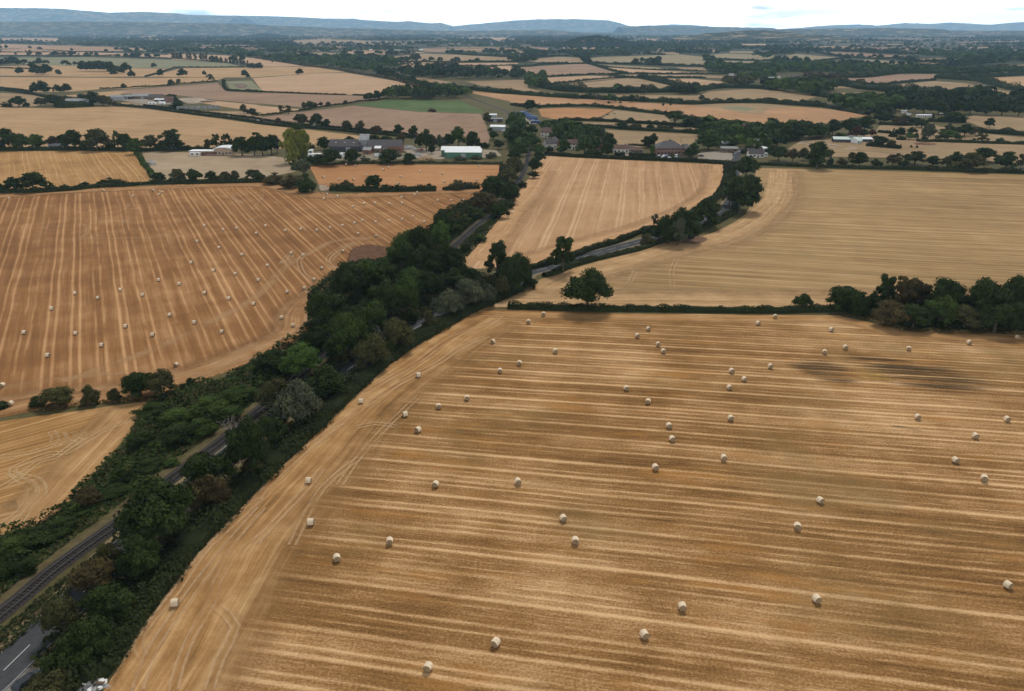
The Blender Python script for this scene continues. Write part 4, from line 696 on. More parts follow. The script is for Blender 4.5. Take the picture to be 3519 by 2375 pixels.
# ---- hedges
def hedge(label, s, w_, h_, c='h', dens=None, rough=.3, name='hedge', kind=None, group=None):
    P = pts(s); Q = resample(P, max(1.2, w_*.7)); d0 = min(depth(q.x, q.y) for q in Q); lod = .30 if d0 < 330 else .55 if d0 < 800 else 1.0 if d0 < 1800 else 1.8
    rs = np.random.RandomState(len(s)+int(w_*10)); q = np.array([(a.x, a.y) for a in Q]); dl = np.linalg.norm(np.diff(q, axis=0), axis=1); cum = np.r_[0, np.cumsum(dl)]; Ltot = cum[-1]
    n = int(min(26000, Ltot*(w_+2*h_)/(lod*lod)*.75*(dens or 1)))
    u = rs.rand(n)*Ltot; C = np.stack([np.interp(u, cum, q[:, 0]), np.interp(u, cum, q[:, 1])], 1); i = np.clip(np.searchsorted(cum, u)-1, 0, len(dl)-1)
    T = (q[i+1]-q[i])/dl[i][:, None]; Nr = np.stack([T[:, 1], -T[:, 0]], 1)
    gx = np.linspace(0, Ltot, max(4, int(Ltot/(h_*1.3)))); hs = np.interp(u, gx, 1+rough*rs.randn(len(gx)).clip(-1.6, 2.2)); ws = np.interp(u, gx, 1+rough*.6*rs.randn(len(gx)).clip(-1.5, 1.5))
    a = rs.rand(n)*math.pi; rr = .72+.33*rs.rand(n); y = np.cos(a)*w_/2*ws*rr; z = np.sin(a)**.6*h_*hs*rr
    pos = np.stack([C[:, 0]+Nr[:, 0]*y, C[:, 1]+Nr[:, 1]*y, np.maximum(z, .1)], 1)
    nn = unit(np.stack([Nr[:, 0]*np.cos(a), Nr[:, 1]*np.cos(a), np.sin(a)+.2], 1)+rs.randn(n, 3)*.45)
    V, F = quads(pos, nn, lod*(.45+.45*rs.rand(n)), rs); tn = np.clip(.5*np.interp(u, gx, rs.rand(len(gx)))+.5*rs.rand(n), 0, 1)
    k = len(V); m = len(q); core = []
    tt = np.gradient(q, axis=0); tt /= np.linalg.norm(tt, axis=1)[:, None]; nr = np.stack([tt[:, 1], -tt[:, 0]], 1); hq = np.interp(cum, gx, 1+rough*.5*rs.randn(len(gx)))
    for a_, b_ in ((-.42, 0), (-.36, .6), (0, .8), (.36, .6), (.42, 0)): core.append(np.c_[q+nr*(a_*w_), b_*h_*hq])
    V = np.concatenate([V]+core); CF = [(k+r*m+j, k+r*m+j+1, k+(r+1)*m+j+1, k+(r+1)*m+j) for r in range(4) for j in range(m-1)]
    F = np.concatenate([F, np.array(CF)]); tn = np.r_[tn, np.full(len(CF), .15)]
    return tag(link(name, npmesh(name, V, F, tint=tn), None, LEAF[c]), label, None if kind else 'hedge', group, kind)
HG = 'hedges between the fields'
hedge('low clipped dark hedge running right from the lone oak along the front stubble', 'C3 -30,1095 500,1108 900,1112 1300,1118 1764,1124 C4 300,1115 560,1115 700,1140', 3.0, 2.1, rough=.24)
hedge('dense dark hedge along the near side of the front stubble and road', 'D1 235,1590 330,1540 480,1470 570,1340 700,1150 850,960 1000,790 1150,640 1313,480 C2 700,1400 850,1270 1010,1150 1180,1060 1350,960 1500,890 1640,830 1760,775', 6.5, 2.6, 'h', rough=.25)
hedge('trimmed hedge on the far side of the road below the middle stubble', 'C3 95,838 280,790 450,735 540,700 700,655 860,590 960,560', 3.2, 2.2, rough=.2)
hedge('hedge on the near side of the road curving past the gateway', 'C3 215,885 300,860 400,815 500,785 700,740 870,700 1000,655 1120,640', 3.4, 1.9, rough=.22)
hedge('rough hedge between the road bend and the right stubble field', 'C3 1180,630 1300,555 1400,510 1480,460 1500,430 1560,340', 4, 2.4, rough=.3)
hedge('hedge along the far side of the road beside middle stubble right edge', 'C3 1190,470 1280,420 1380,350 1430,270 1450,180 1445,130', 5, 2.6, rough=.25)
hedge('long clipped hedge between middle stubble and the village', 'B3 290,650 500,665 760,680 1100,695 1400,705 1700,720 1850,730 1910,735', 4, 2.6, rough=.12)
hedge('hedge turning down the lane at the village road end', 'B3 1905,735 1935,770 1950,820 1945,880 1900,930', 5, 2.6, rough=.2)
hedge('clipped hedge along the far side of the right stubble field', 'B4 -480,725 -200,735 0,742 300,755 600,765 900,775 1200,780 1480,790', 3.5, 2.2, rough=.12)
hedge('rough dark hedge behind the trees at far right stubble edge', 'B4 1480,792 1700,795 2000,805 2324,815 2700,822', 5, 2.8, rough=.3)
hedge('dark hedge between the left bale field and upper stubble', 'B1 -200,985 0,985 300,985 640,965 870,940 1150,925 1350,910 1700,905 2000,900 2324,890 B2 60,890 300,920', 4.5, 2.6, rough=.3)
hedge('bushy hedge between the orange stubble and left bale field', 'B2 665,965 800,970 1000,975 1300,975 1600,970', 5, 3.4, rough=.3)
hedge('hedge stub right of the gap below the orange stubble', 'B2 1665,965 1750,955 1900,950 1985,948', 4, 3.0, rough=.35)
hedge('overgrown hedge dividing upper stubble from the dusty pasture', 'B1 1210,640 1250,690 1285,750 1330,800 1350,850', 3.5, 2.4, 'm', rough=.4)
hedge('dark hedge behind the upper left stubble under tall trees', 'B1 -200,618 0,612 400,610 700,608 1000,612 1300,620 1640,608 2080,620', 5, 3, rough=.3)
hedge('dark hedge bank along the upper lane', 'B1 1080,215 1300,235 1500,262 1800,305 2000,325 2324,375 B2 0,372 300,405 600,425 900,455 1150,475 1400,505', 5, 2.4, rough=.15)
hedge('dark hedge on the far side of the upper lane', 'B1 1280,215 1500,240 1750,270 2100,310 2324,340 B2 0,335 350,385 650,405 1000,440 1250,460 1420,490', 3.5, 1.8, rough=.2)
hedge('tall clipped evergreen hedge block beside the far left farm', 'A1 525,945 600,955 700,950 805,940', 14, 7, 'd', rough=.08)
hedge('low hedge between pale stubble and the ploughed field', 'B2 0,305 140,292 350,268 500,240 700,210 800,200 900,180 1000,170 1170,155', 3, 1.5, rough=.3)
hedge('dark hedge across the top of the big ploughed field', 'A2 -60,812 200,822 500,835 800,845', 3.5, 1.8, rough=.15); hedge('short dark hedge left of the small clump above the green crop', 'A2 860,845 980,848 1130,850', 3.5, 1.8, rough=.15)
hedge('dark hedge round the small grey green plot', 'A1 1985,715 1990,770 2030,805 2200,812 2324,818', 5, 2.6, rough=.25)
hedge('hedge below the dark sheds by the orange stubble', 'B2 480,735 650,742 800,732 1000,728 1300,725 1700,728 2190,735', 3.5, 1.6, 'o', rough=.3)
hedge('hedge on the railway side of the orange stubble', 'B2 2190,760 2170,860 2090,950 2010,1000', 4, 2.6, rough=.3)
hedge('row of broken hedge along the far left track', 'A1 880,790 940,788 1050,785 1190,775 1340,768 1470,760 1600,745 1750,735 1830,727 1930,722', 4, 1.8, dens=.7, rough=.6)
hedge('dark roadside hedge at the far left edge', 'A1 -50,782 0,785 150,800 280,820', 6, 2.4, rough=.2); hedge('long dark hedge along the far left road', 'A1 -50,800 100,812 300,842 430,865 600,880 700,885', 6, 2.4, rough=.2)
hedge('thin hedge under the far left skyline stubble', 'A1 0,436 330,438 500,448 640,455', 5, 2.2, rough=.3); hedge('second thin hedge in the far left stubble', 'A1 0,465 250,466 500,463 700,462 1000,470', 6, 3, rough=.3)
hedge('third thin hedge above the grey green crop', 'A1 0,495 400,494 700,498 1030,492', 6, 3, rough=.3); hedge('hedge above the grey green crop on its right', 'A1 400,505 1000,502 1250,510 1600,524 2000,556', 5, 2.4, rough=.3)
hedge('hedge below the grey green crop', 'A1 1540,605 1600,598 1750,600 2170,598', 5, 2.2, rough=.3); hedge('diagonal hedge with a track in far left stubble', 'A1 1290,680 1390,655 1480,625 1530,612', 5, 2, rough=.3)
hedge('hedge across far left stubble at the photo edge', 'A1 0,604 150,610 300,614', 5, 2.4, rough=.3); hedge('bushes along the photo edge below the skyline stubble', 'A1 0,570 80,565 170,560', 14, 7, rough=.4)
hedge('dark hedge line following the railway past the striped hill field', 'A2 0,518 200,545 450,588 700,612 820,640 1050,675 1250,715 1400,760 1530,800', 9, 3.5, 'n', rough=.3)
hedge('low bushy hedge across the striped hill field foot', 'A2 1310,705 1400,740 1520,765 1640,780 1780,800', 14, 6, 'd', rough=.4)
hedge('bushy hedge above the long orange slope', 'A2 1860,790 2000,805 2200,830 A3 0,830 200,850 400,865 700,875 900,890 1150,900 1300,905 1500,915', 10, 5, 'd', rough=.45)
hedge('thick dark hedge sweeping across above the orange slope', 'A3 160,740 300,780 500,810 800,820 1200,820 1500,815', 22, 9, 'd', rough=.35)
hedge('thick hedge belt at the right of the sweeping hedge', 'A3 1640,810 1800,785 2000,780 2324,790 A4 0,790', 14, 7, 'd', rough=.35)
hedge('dark hedge above the lens shaped dry field', 'B3 1400,190 1600,205 1800,195 2050,188 2324,190 B4 0,190 300,210 600,235 930,300', 9, 5, rough=.35)
hedge('hedge below the orange slope rising to the spreading tree', 'B3 0,210 100,225 230,228 500,222 700,222 900,240 1100,262 1370,298', 7, 3.4, rough=.3)
hedge('hedge from the spreading tree down to the village gardens', 'B3 1530,320 1700,345 1850,365 2050,385 2280,420', 7, 3, rough=.35)
hedge('hedge between paddock and narrow dry strip', 'B3 410,345 600,348 800,352 1000,365 1250,378 1420,392 1560,412', 6, 3, rough=.3); hedge('hedge above the paddock behind the brick hall', 'B3 680,400 900,415 1100,432 1300,440 1500,452 1640,462', 6, 3, rough=.25)
hedge('short clipped hedge in front of the white bungalow', 'B3 910,655 1000,658', 4, 2.6, rough=.1); hedge('clipped hedge left of the brick hall car park', 'B3 1035,665 1150,668 1275,672', 4, 3, rough=.1)
hedge('thin hedge behind the bungalow garden', 'B3 1030,570 1150,575 1270,590', 3, 1.6, rough=.15)
hedge('clipped hedge round the riding arena garden', 'B4 920,575 1050,585 1225,600', 5, 3, rough=.15); hedge('long dark hedge right of the arena', 'B4 1370,535 1600,540 1900,550 2324,562 2700,570', 5, 2.6, rough=.15)
hedge('hedge by the reddish arena tree', 'B4 1030,455 1100,462 1190,470 1260,472', 5, 2.6, rough=.2); hedge('hedge in front of the white caravans', 'B4 1470,355 1600,358 1800,362', 7, 3.4, rough=.2)
hedge('bushy hedge right of the arena top', 'B4 1850,445 2000,455 2200,470 2324,478 2600,490', 10, 5, rough=.45)
hedge('hedge behind the stable field', 'B4 1030,385 1150,390 1330,395', 6, 3, rough=.3)
for lb, s, w_, h_ in (
 ('hedge between brown field and pale strip on the middle slope', 'A3 0,600 300,575 560,566 700,572 860,620 1030,655', 7, 3.2), ('straight hedge below the pale strip on the middle slope', 'A3 310,682 600,668 900,660 1030,656 1400,658 1800,658 2000,655', 7, 3),
 ('curved hedge round the pale middle slope field', 'A3 295,752 500,735 700,712 900,695 1010,692', 7, 3), ('hedge below the straight middle slope hedge', 'A3 860,668 1070,690 1500,690 1720,695', 6, 3), ('bushy hedge running down the middle slope', 'A3 1130,690 1250,715 1380,745 1450,760 1560,780', 14, 7),
 ('hedge under the olive grass hill', 'A3 700,560 900,570 1180,575 1400,585 1600,590 1690,595', 10, 5), ('hedge left of the olive grass hill', 'A3 620,510 650,545 690,560', 16, 9), ('hedge right below the olive grass hill', 'A3 700,572 900,600 1200,618 1430,620 1600,630 2000,645', 5, 2.4),
 ('short dark hedge above the olive grass hill', 'A3 1190,480 1350,488', 10, 6), ('hedge crossing the far olive fields on the right', 'A3 1830,525 2000,535 2324,542 A4 0,540 100,542', 7, 4), ('hedge above the far right brown field', 'A4 470,465 640,495 760,512 860,515 1050,525 1380,510', 11, 5),
 ('hedge along the far right dry slope', 'A4 500,540 620,530 760,515', 9, 4), ('hedge below the far right dry slope', 'A4 640,575 860,590 1060,585 1330,580 1500,580 1830,580', 7, 4), ('hedge above the far right tan slope', 'A4 1190,525 1300,540 1400,555 1590,550 1690,570', 16, 8),
 ('thick hedge between grey slope and far right woods', 'A4 680,665 800,690 950,685 1150,660 1300,650 1700,655 2000,650', 16, 8), ('hedge on the crest of the grey right slope', 'A4 1000,765 1200,740 1400,722 1530,712', 7, 3.4), ('bushy hedge across the far right slope', 'A4 1540,695 1700,705 1900,720 2050,755 2200,790 2324,815', 16, 8),
 ('hedge along the top of the right edge slope', 'A4 1560,680 1800,690 2000,685 2324,665', 14, 7), ('hedge above the right middle field', 'A4 860,740 1000,770 1150,790 1330,810', 9, 4), ('hedge along the far side of the right pasture', 'A4 0,745 400,735 620,750 900,790 1200,820 1400,840', 18, 9),
 ('hedge in front of the right sheep pasture', 'A4 470,845 560,860 640,875', 14, 7), ('hedge in far fields left of the knoll', 'A2 1250,548 1600,552 1800,552 2324,550', 9, 4), ('thin hedge in far pale fields', 'A2 1800,585 2100,585 2324,582', 6, 3), ('second thin hedge in far pale fields', 'A2 1780,600 2140,598', 6, 3),
 ('hedge right of the caravan park far off', 'A2 1700,472 1880,490 2100,500 2324,505', 12, 6), ('hedge above the pale field right of far caravans', 'A3 140,515 260,505 400,500 500,498', 8, 4), ('hedge below the pale field right of far caravans', 'A3 0,590 200,588 270,565 500,562', 7, 3.5)):
    hedge(lb, s, w_, h_, 'd', rough=.35)
# ---- undergrowth of the corridor: one rough mass of brambles, nettles and saplings
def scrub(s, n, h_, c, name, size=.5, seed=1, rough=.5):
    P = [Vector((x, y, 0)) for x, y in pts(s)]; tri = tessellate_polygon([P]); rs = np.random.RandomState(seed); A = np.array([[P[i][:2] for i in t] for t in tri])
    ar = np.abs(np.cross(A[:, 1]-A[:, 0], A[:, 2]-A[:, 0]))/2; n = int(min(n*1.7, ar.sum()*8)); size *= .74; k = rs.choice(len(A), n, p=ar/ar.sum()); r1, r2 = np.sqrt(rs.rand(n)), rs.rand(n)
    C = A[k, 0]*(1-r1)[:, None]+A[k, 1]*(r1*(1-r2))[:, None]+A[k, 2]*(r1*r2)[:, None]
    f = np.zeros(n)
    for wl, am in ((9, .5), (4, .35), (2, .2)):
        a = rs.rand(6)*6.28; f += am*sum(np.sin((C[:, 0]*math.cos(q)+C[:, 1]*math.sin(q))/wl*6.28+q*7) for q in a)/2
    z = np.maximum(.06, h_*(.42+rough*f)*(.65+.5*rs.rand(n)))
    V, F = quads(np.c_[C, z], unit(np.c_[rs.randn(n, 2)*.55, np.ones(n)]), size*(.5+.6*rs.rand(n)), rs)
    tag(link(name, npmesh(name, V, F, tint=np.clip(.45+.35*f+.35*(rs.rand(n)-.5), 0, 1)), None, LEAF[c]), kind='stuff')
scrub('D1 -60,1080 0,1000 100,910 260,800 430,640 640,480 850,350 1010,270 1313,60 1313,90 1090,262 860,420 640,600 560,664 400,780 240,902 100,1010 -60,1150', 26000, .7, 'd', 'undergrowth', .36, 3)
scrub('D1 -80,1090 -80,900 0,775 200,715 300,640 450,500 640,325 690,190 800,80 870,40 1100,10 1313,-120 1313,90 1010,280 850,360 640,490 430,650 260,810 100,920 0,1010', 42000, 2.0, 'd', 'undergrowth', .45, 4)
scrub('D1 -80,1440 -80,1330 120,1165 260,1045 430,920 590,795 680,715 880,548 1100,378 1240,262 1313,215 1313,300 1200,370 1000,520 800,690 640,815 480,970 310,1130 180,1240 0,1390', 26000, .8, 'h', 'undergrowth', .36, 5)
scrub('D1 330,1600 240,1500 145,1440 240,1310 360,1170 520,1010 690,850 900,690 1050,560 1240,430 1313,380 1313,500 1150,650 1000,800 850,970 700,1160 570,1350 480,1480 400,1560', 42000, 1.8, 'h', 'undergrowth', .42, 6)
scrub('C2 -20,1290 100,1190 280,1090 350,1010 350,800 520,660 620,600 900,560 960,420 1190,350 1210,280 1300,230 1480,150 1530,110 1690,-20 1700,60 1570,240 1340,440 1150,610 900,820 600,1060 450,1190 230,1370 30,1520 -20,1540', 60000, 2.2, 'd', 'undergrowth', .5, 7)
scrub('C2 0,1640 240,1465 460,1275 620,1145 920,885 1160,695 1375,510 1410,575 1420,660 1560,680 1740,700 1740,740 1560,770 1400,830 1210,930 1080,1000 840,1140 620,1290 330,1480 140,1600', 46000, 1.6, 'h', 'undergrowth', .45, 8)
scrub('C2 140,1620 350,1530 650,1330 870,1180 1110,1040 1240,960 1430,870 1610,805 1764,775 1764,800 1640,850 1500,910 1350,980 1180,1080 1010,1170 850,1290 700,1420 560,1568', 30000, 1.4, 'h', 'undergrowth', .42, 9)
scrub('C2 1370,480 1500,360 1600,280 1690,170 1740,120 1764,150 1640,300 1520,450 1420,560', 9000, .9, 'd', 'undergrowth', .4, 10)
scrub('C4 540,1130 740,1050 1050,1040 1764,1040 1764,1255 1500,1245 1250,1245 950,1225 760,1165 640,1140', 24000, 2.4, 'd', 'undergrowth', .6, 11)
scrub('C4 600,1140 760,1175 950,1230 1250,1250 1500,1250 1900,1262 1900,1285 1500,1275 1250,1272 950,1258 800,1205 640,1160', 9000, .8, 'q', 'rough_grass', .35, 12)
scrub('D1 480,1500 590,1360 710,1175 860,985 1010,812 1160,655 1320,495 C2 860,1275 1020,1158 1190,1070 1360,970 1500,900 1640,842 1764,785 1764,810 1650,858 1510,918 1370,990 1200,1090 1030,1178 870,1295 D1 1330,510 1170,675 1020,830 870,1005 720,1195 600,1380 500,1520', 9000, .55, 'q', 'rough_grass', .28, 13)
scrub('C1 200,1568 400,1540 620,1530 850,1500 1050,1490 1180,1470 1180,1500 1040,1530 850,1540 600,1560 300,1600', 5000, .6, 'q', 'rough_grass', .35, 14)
# ---- far woods: masses of crowns
def wood(s, n, h_, c, seed, name='woodland', jit=.35):
    P = [Vector((x, y, 0)) for x, y in pts(s)]; tri = tessellate_polygon([P]); rs = np.random.RandomState(seed); A = np.array([[P[i][:2] for i in t] for t in tri])
    ar = np.abs(np.cross(A[:, 1]-A[:, 0], A[:, 2]-A[:, 0]))/2; k = rs.choice(len(A), n, p=ar/ar.sum()); r1, r2 = np.sqrt(rs.rand(n)), rs.rand(n)
    C = A[k, 0]*(1-r1)[:, None]+A[k, 1]*(r1*(1-r2))[:, None]+A[k, 2]*(r1*r2)[:, None]; crowns(C, h_, c, rs, name, jit)
BASE = None
def crowns(C, h_, c, rs, name, jit=.35, nq=46):
    global BASE
    if BASE is None:
        r0 = np.random.RandomState(3); BASE = []
        for v in range(5):
            d = unit(r0.randn(nq, 3)); d[:, 2] = np.abs(d[:, 2])-.25; p = d*(.78+.3*r0.rand(nq, 1))*np.array([.5, .5, .5])+np.array([0, 0, .5]); V, F = quads(p, unit(d+r0.randn(nq, 3)*.3), .13*(.7+.6*r0.rand(nq)), r0)
            BASE.append(V)
    n = len(C); VV = np.empty((n, nq*4, 3), np.float32); T = np.empty((n, nq), np.float32)
    for i in range(n):
        h = h_*(1+jit*rs.randn()*.8) if h_ else 12; h = max(h_*.4, h); wd = h*(.85+.5*rs.rand()); a = rs.rand()*6.28; b = BASE[rs.randint(5)]; ca, sa = math.cos(a), math.sin(a)
        VV[i, :, 0] = (b[:, 0]*ca-b[:, 1]*sa)*wd+C[i, 0]; VV[i, :, 1] = (b[:, 0]*sa+b[:, 1]*ca)*wd+C[i, 1]; VV[i, :, 2] = b[:, 2]*h+terr(C[i, 0], C[i, 1]); T[i] = np.clip(.75*rs.rand()+.35*rs.rand(nq)-.05, 0, 1)
    tag(link(name, npmesh(name, VV.reshape(-1, 3), np.arange(n*nq*4).reshape(-1, 4), tint=T.ravel()), None, LEAF[c]), kind='stuff')
W = [('A2 1135,850 1250,830 1700,850 1880,870 1830,885 1180,885 1150,870', 70, 13, 'd'), ('A2 1560,800 1780,790 1870,830 1900,870 1820,880 1600,850', 40, 12, 'd'), ('A2 1040,660 1300,640 1800,625 2200,665 2324,685 2324,705 1900,708 1500,700 1420,690 1060,672', 170, 14, 'd'),
 ('A2 60,520 300,500 560,510 1000,520 1240,548 1300,580 1300,600 1040,635 850,635 700,612 400,577', 330, 13, 'm'), ('A2 1040,640 1300,700 1560,770 1300,715 1100,672', 40, 9, 'd'), ('A2 70,420 400,430 760,440 1350,440 1350,455 900,455 700,465 100,470', 220, 13, 'd'), ('A2 60,390 100,380 300,400 600,405 100,425', 60, 13, 'd'),
 ('A1 530,368 1000,380 1700,400 2000,440 2324,470 2324,514 1900,486 1550,458 1000,418 530,388', 420, 14, 'm'), ('A1 0,370 530,385 530,395 0,382', 70, 12, 'd'), ('A1 530,350 900,340 1600,330 2324,330 2324,440 2000,420 1700,390 1560,380 1040,372 800,368 530,365', 420, 14, 'd'),
 ('A2 0,330 600,338 640,350 600,352 300,358 0,400', 130, 14, 'd'), ('A2 0,490 60,490 80,520 0,515', 20, 13, 'd'), ('A2 0,265 400,285 1000,290 1600,305 1600,325 1000,320 300,320 0,320', 300, 14, 'd'), ('A2 1600,370 1800,360 2324,380 2324,430 2000,425 1700,425 1450,425 1640,400', 200, 14, 'd'),
 ('A2 1690,470 1830,468 1830,480 1700,480', 24, 13, 'd'), ('A2 1880,480 1950,480 1950,495 1880,498', 14, 13, 'd'), ('A2 2060,462 2130,462 2130,478 2060,478', 12, 14, 'd'), ('A2 1050,480 1110,475 1120,485', 9, 13, 'd'), ('A2 1140,480 1240,470 1240,495 1150,495', 18, 13, 'd'), ('A2 1350,495 1450,492 1440,512 1360,505', 16, 9, 'o'), ('A2 1740,550 1800,545 1800,570 1750,575', 12, 12, 'o'),
 ('A2 1500,590 1770,575 1770,600 1500,595', 30, 10, 'o'), ('A2 1270,585 1450,575 1450,590 1270,590', 12, 9, 'o'), ('A2 2130,500 2324,490 2324,520 2150,515', 30, 10, 'd'), ('A2 1880,555 1990,550 1990,560 1880,560', 9, 10, 'd'),
 ('A3 140,690 290,690 300,745 200,790 140,785', 60, 13, 'm'), ('A3 1480,810 1640,800 1650,840 1480,835', 40, 11, 'd'), ('A3 900,810 990,808 990,825 900,825', 8, 13, 'd'), ('A3 0,650 80,650 160,700 0,700', 40, 12, 'd'), ('A3 1690,610 1850,590 2324,610 2324,650 2000,650 1760,632', 200, 13, 'm'), ('A3 1880,740 2100,710 2140,760 1900,770', 40, 12, 'o'), ('A3 2000,690 2324,680 2324,700 2020,705', 40, 12, 'd'),
 ('A4 0,620 400,600 700,610 1200,620 1900,640 2324,645 2324,660 1800,650 1200,650 800,660 400,650 0,660', 380, 13, 'm'), ('A4 0,680 60,680 0,720', 8, 9, 'd'), ('A4 400,710 520,700 680,715 700,750 480,730', 50, 11, 'n'), ('A4 0,785 200,760 500,770 640,800 600,830 450,855 140,815', 120, 13, 'd'), ('A4 380,580 700,575 760,590 400,605', 70, 12, 'm'), ('A4 0,590 250,575 400,590 0,610', 60, 12, 'm'), ('A4 100,560 180,560 180,580 100,590', 10, 12, 'm'),
 ('A4 700,755 850,750 880,770 720,775', 20, 9, 'o'), ('A4 1330,830 1700,850 2000,880 2324,895 2600,900 2600,1000 2324,1000 1700,990 1240,950 1100,920 1340,870', 220, 13, 'd'), ('A4 600,930 900,900 1150,930 1240,960 1000,1010 780,990', 130, 11, 'm'), ('A4 1770,560 2040,555 2060,575 1830,585', 60, 13, 'd'), ('A4 1380,480 1780,470 2324,480 2324,555 2050,550 1790,545 1560,510 1400,500', 330, 14, 'd'),
 ('A4 0,455 300,455 700,460 1220,480 1240,488 1000,485 600,460 300,465 0,452', 200, 15, 'd'), ('A4 0,500 70,500 70,520 0,520', 10, 13, 'd'), ('A4 180,540 400,540 500,560 300,570', 40, 10, 'd'), ('A4 1640,570 1690,565 1690,580', 6, 12, 'd'), ('A4 2050,650 2120,640 2120,665', 6, 12, 'd'),
 ('A4 1920,610 2324,625 2600,630 2600,645 2324,640 1950,630', 60, 11, 'o'), ('A3 500,490 620,480 700,505 640,530 560,515', 60, 13, 'd'), ('A3 700,485 1050,480 1050,500 800,503 680,508', 90, 13, 'd'), ('A3 90,500 310,490 310,505 100,530', 40, 14, 'd'), ('A3 0,520 130,530 130,555 0,555', 40, 12, 'd'), ('A3 1300,460 1760,460 1760,485 1500,480 1300,460', 90, 12, 'd'), ('A3 1700,530 1820,540 1820,560 1720,550', 16, 12, 'd'), ('A3 1190,550 1310,560 1300,590 1190,580', 14, 12, 'd'),
 ('A3 0,430 100,440 130,470 350,465 700,455 1080,445 1280,450 1280,465 700,470 300,480 0,440', 200, 14, 'd'), ('A3 2130,490 2290,495 2290,520 2150,500', 20, 12, 'd'), ('A3 1850,450 1920,450 1920,470 1850,470', 12, 14, 'd'), ('A3 1100,430 1240,420 1250,460 1100,460', 60, 14, 'd'), ('A3 1200,410 2324,430 2324,448 1600,445 1200,440', 200, 14, 'd'), ('A3 1480,380 2040,380 2040,410 1500,420', 90, 13, 'd'), ('A3 1200,380 1440,370 1440,395 1220,400', 60, 13, 'd'),
 ('B3 1650,420 1900,400 2324,430 2324,620 2100,610 1850,560 1700,500', 130, 8, 'm'), ('B3 270,420 420,380 700,440 800,480 760,540 400,560 290,480', 80, 8, 'm'), ('B4 0,440 300,420 560,440 560,500 300,520 0,560', 60, 9, 'd'), ('B3 -30,330 60,330 130,400 120,520 160,600 60,650 -30,600', 40, 9, 'm')]
for i, (s, n, h_, c) in enumerate(W): wood(s, n, h_*.93, 'm' if c == 'd' and i % 2 else c, 40+i)
wood('A2 670,352 1290,348 1290,358 680,360', 90, 17, 'y', 301, 'pale_poplar_belt', .15); wood('A2 430,335 580,335 580,345 430,345', 24, 14, 'y', 302, 'pale_poplar_belt', .2); wood('A1 1860,360 2080,352 2080,366 1870,370', 40, 14, 'y', 303, 'pale_poplar_belt', .2)
# ---- scattered far timber over the whole plain, clear of the traced fields
POLY = [np.array(P) for P in FIELDS]
BB = [(P[:, 0].min(), P[:, 0].max(), P[:, 1].min(), P[:, 1].max()) for P in POLY]
def inside(x, y):
    for P, bb in zip(POLY, BB):
        if bb[0] < x < bb[1] and bb[2] < y < bb[3]:
            x0, y0 = P[:, 0], P[:, 1]; x1, y1 = np.roll(x0, -1), np.roll(y0, -1)
            c = ((y0 > y) != (y1 > y)); xi = x0+(y-y0)*(x1-x0)/np.where(y1 == y0, 1e-9, y1-y0)
            if np.count_nonzero(c & (x < xi)) % 2: return True
    return False
rs = np.random.RandomState(11); C = []
while len(C) < 6400:
    cx = 2100*math.exp(rs.rand()*1.7); x0 = (rs.rand()*2-1)*cx*.75; m = rs.randint(4, 26); ang = rs.randn()*.25; ln = cx*.035*(.5+rs.rand())
    for j in range(m):
        s_ = (rs.rand()-.5)*2*ln; x, y = x0+s_*math.cos(ang), cx+s_*math.sin(ang)+rs.randn()*cx*.006
        if not inside(x, y): C.append((x, y))
C2 = []
while len(C2) < 8200:                                        # broad woods of the far plain
    cx = 4800*math.exp(rs.rand()*.95); x0 = (rs.rand()*2-1)*cx*.74; m = rs.randint(30, 110); lx, ly = cx*.03*(.4+rs.rand()), cx*.012*(.4+rs.rand())
    for j in range(m):
        x, y = x0+rs.randn()*lx, cx+rs.randn()*ly
        if not inside(x, y): C2.append((x, y))
crowns(np.array(C), 13, 'd', rs, 'far_timber', .35); crowns(np.array(C2), 17, 'd', rs, 'far_woodland', .3)
C = []
for cx, cy, rx, ry, h in KN:
    for j in range(520):
        a = rs.rand()*6.28; r = math.sqrt(rs.rand())*.97; C.append((cx+rx*r*math.cos(a), cy+ry*r*math.sin(a)))
crowns(np.array(C), 14, 'd', rs, 'woodland', .3)
M['palebrick'] = plain('pale_brick', (.36, .27, .2), .9, .2, 1)
# ------------------------------------------------------------------ round straw bales
def bale_meshes():
    rs = np.random.RandomState(4); n = 28; w_ = .62; prof = [(-w_, .0), (-w_, .30), (-w_+.01, .60), (-w_+.06, .655), (w_-.06, .655), (w_-.01, .60), (w_, .30), (w_, 0)]
    mb = MB(); rings = []
    for x, r in prof:
        rings.append([mb.b.verts.new((x+(.015*rs.randn() if 0 < r < .6 else 0), r*math.cos(6.2832*i/n), .64+max(-.60, r*math.sin(6.2832*i/n)*(.985 if math.sin(6.28*i/n) < 0 else 1)))) for i in range(n)])
    for a, c in zip(rings, rings[1:]):
        for i in range(n): mb.b.faces.new((a[i], a[(i+1) % n], c[(i+1) % n], c[i]))
    bmesh.ops.remove_doubles(mb.b, verts=mb.b.verts, dist=.001); core = mb.mesh('round_bale', True)
    mb = MB(); rings = []
    for x in np.linspace(-w_+.05, w_-.05, 8):
        rings.append([mb.b.verts.new((x, (.668+.008*rs.randn())*math.cos(6.2832*i/n), .64+max(-.61, (.668+.008*rs.randn())*math.sin(6.2832*i/n)))) for i in range(n)])
    for a, c in zip(rings, rings[1:]):
        for i in range(n): mb.b.faces.new((a[i], a[(i+1) % n], c[(i+1) % n], c[i]))
    net = mb.mesh('net_wrap', True); core.materials.append(M['hay']); net.materials.append(M['wrap']); return core, net
BCORE, BNET = bale_meshes()
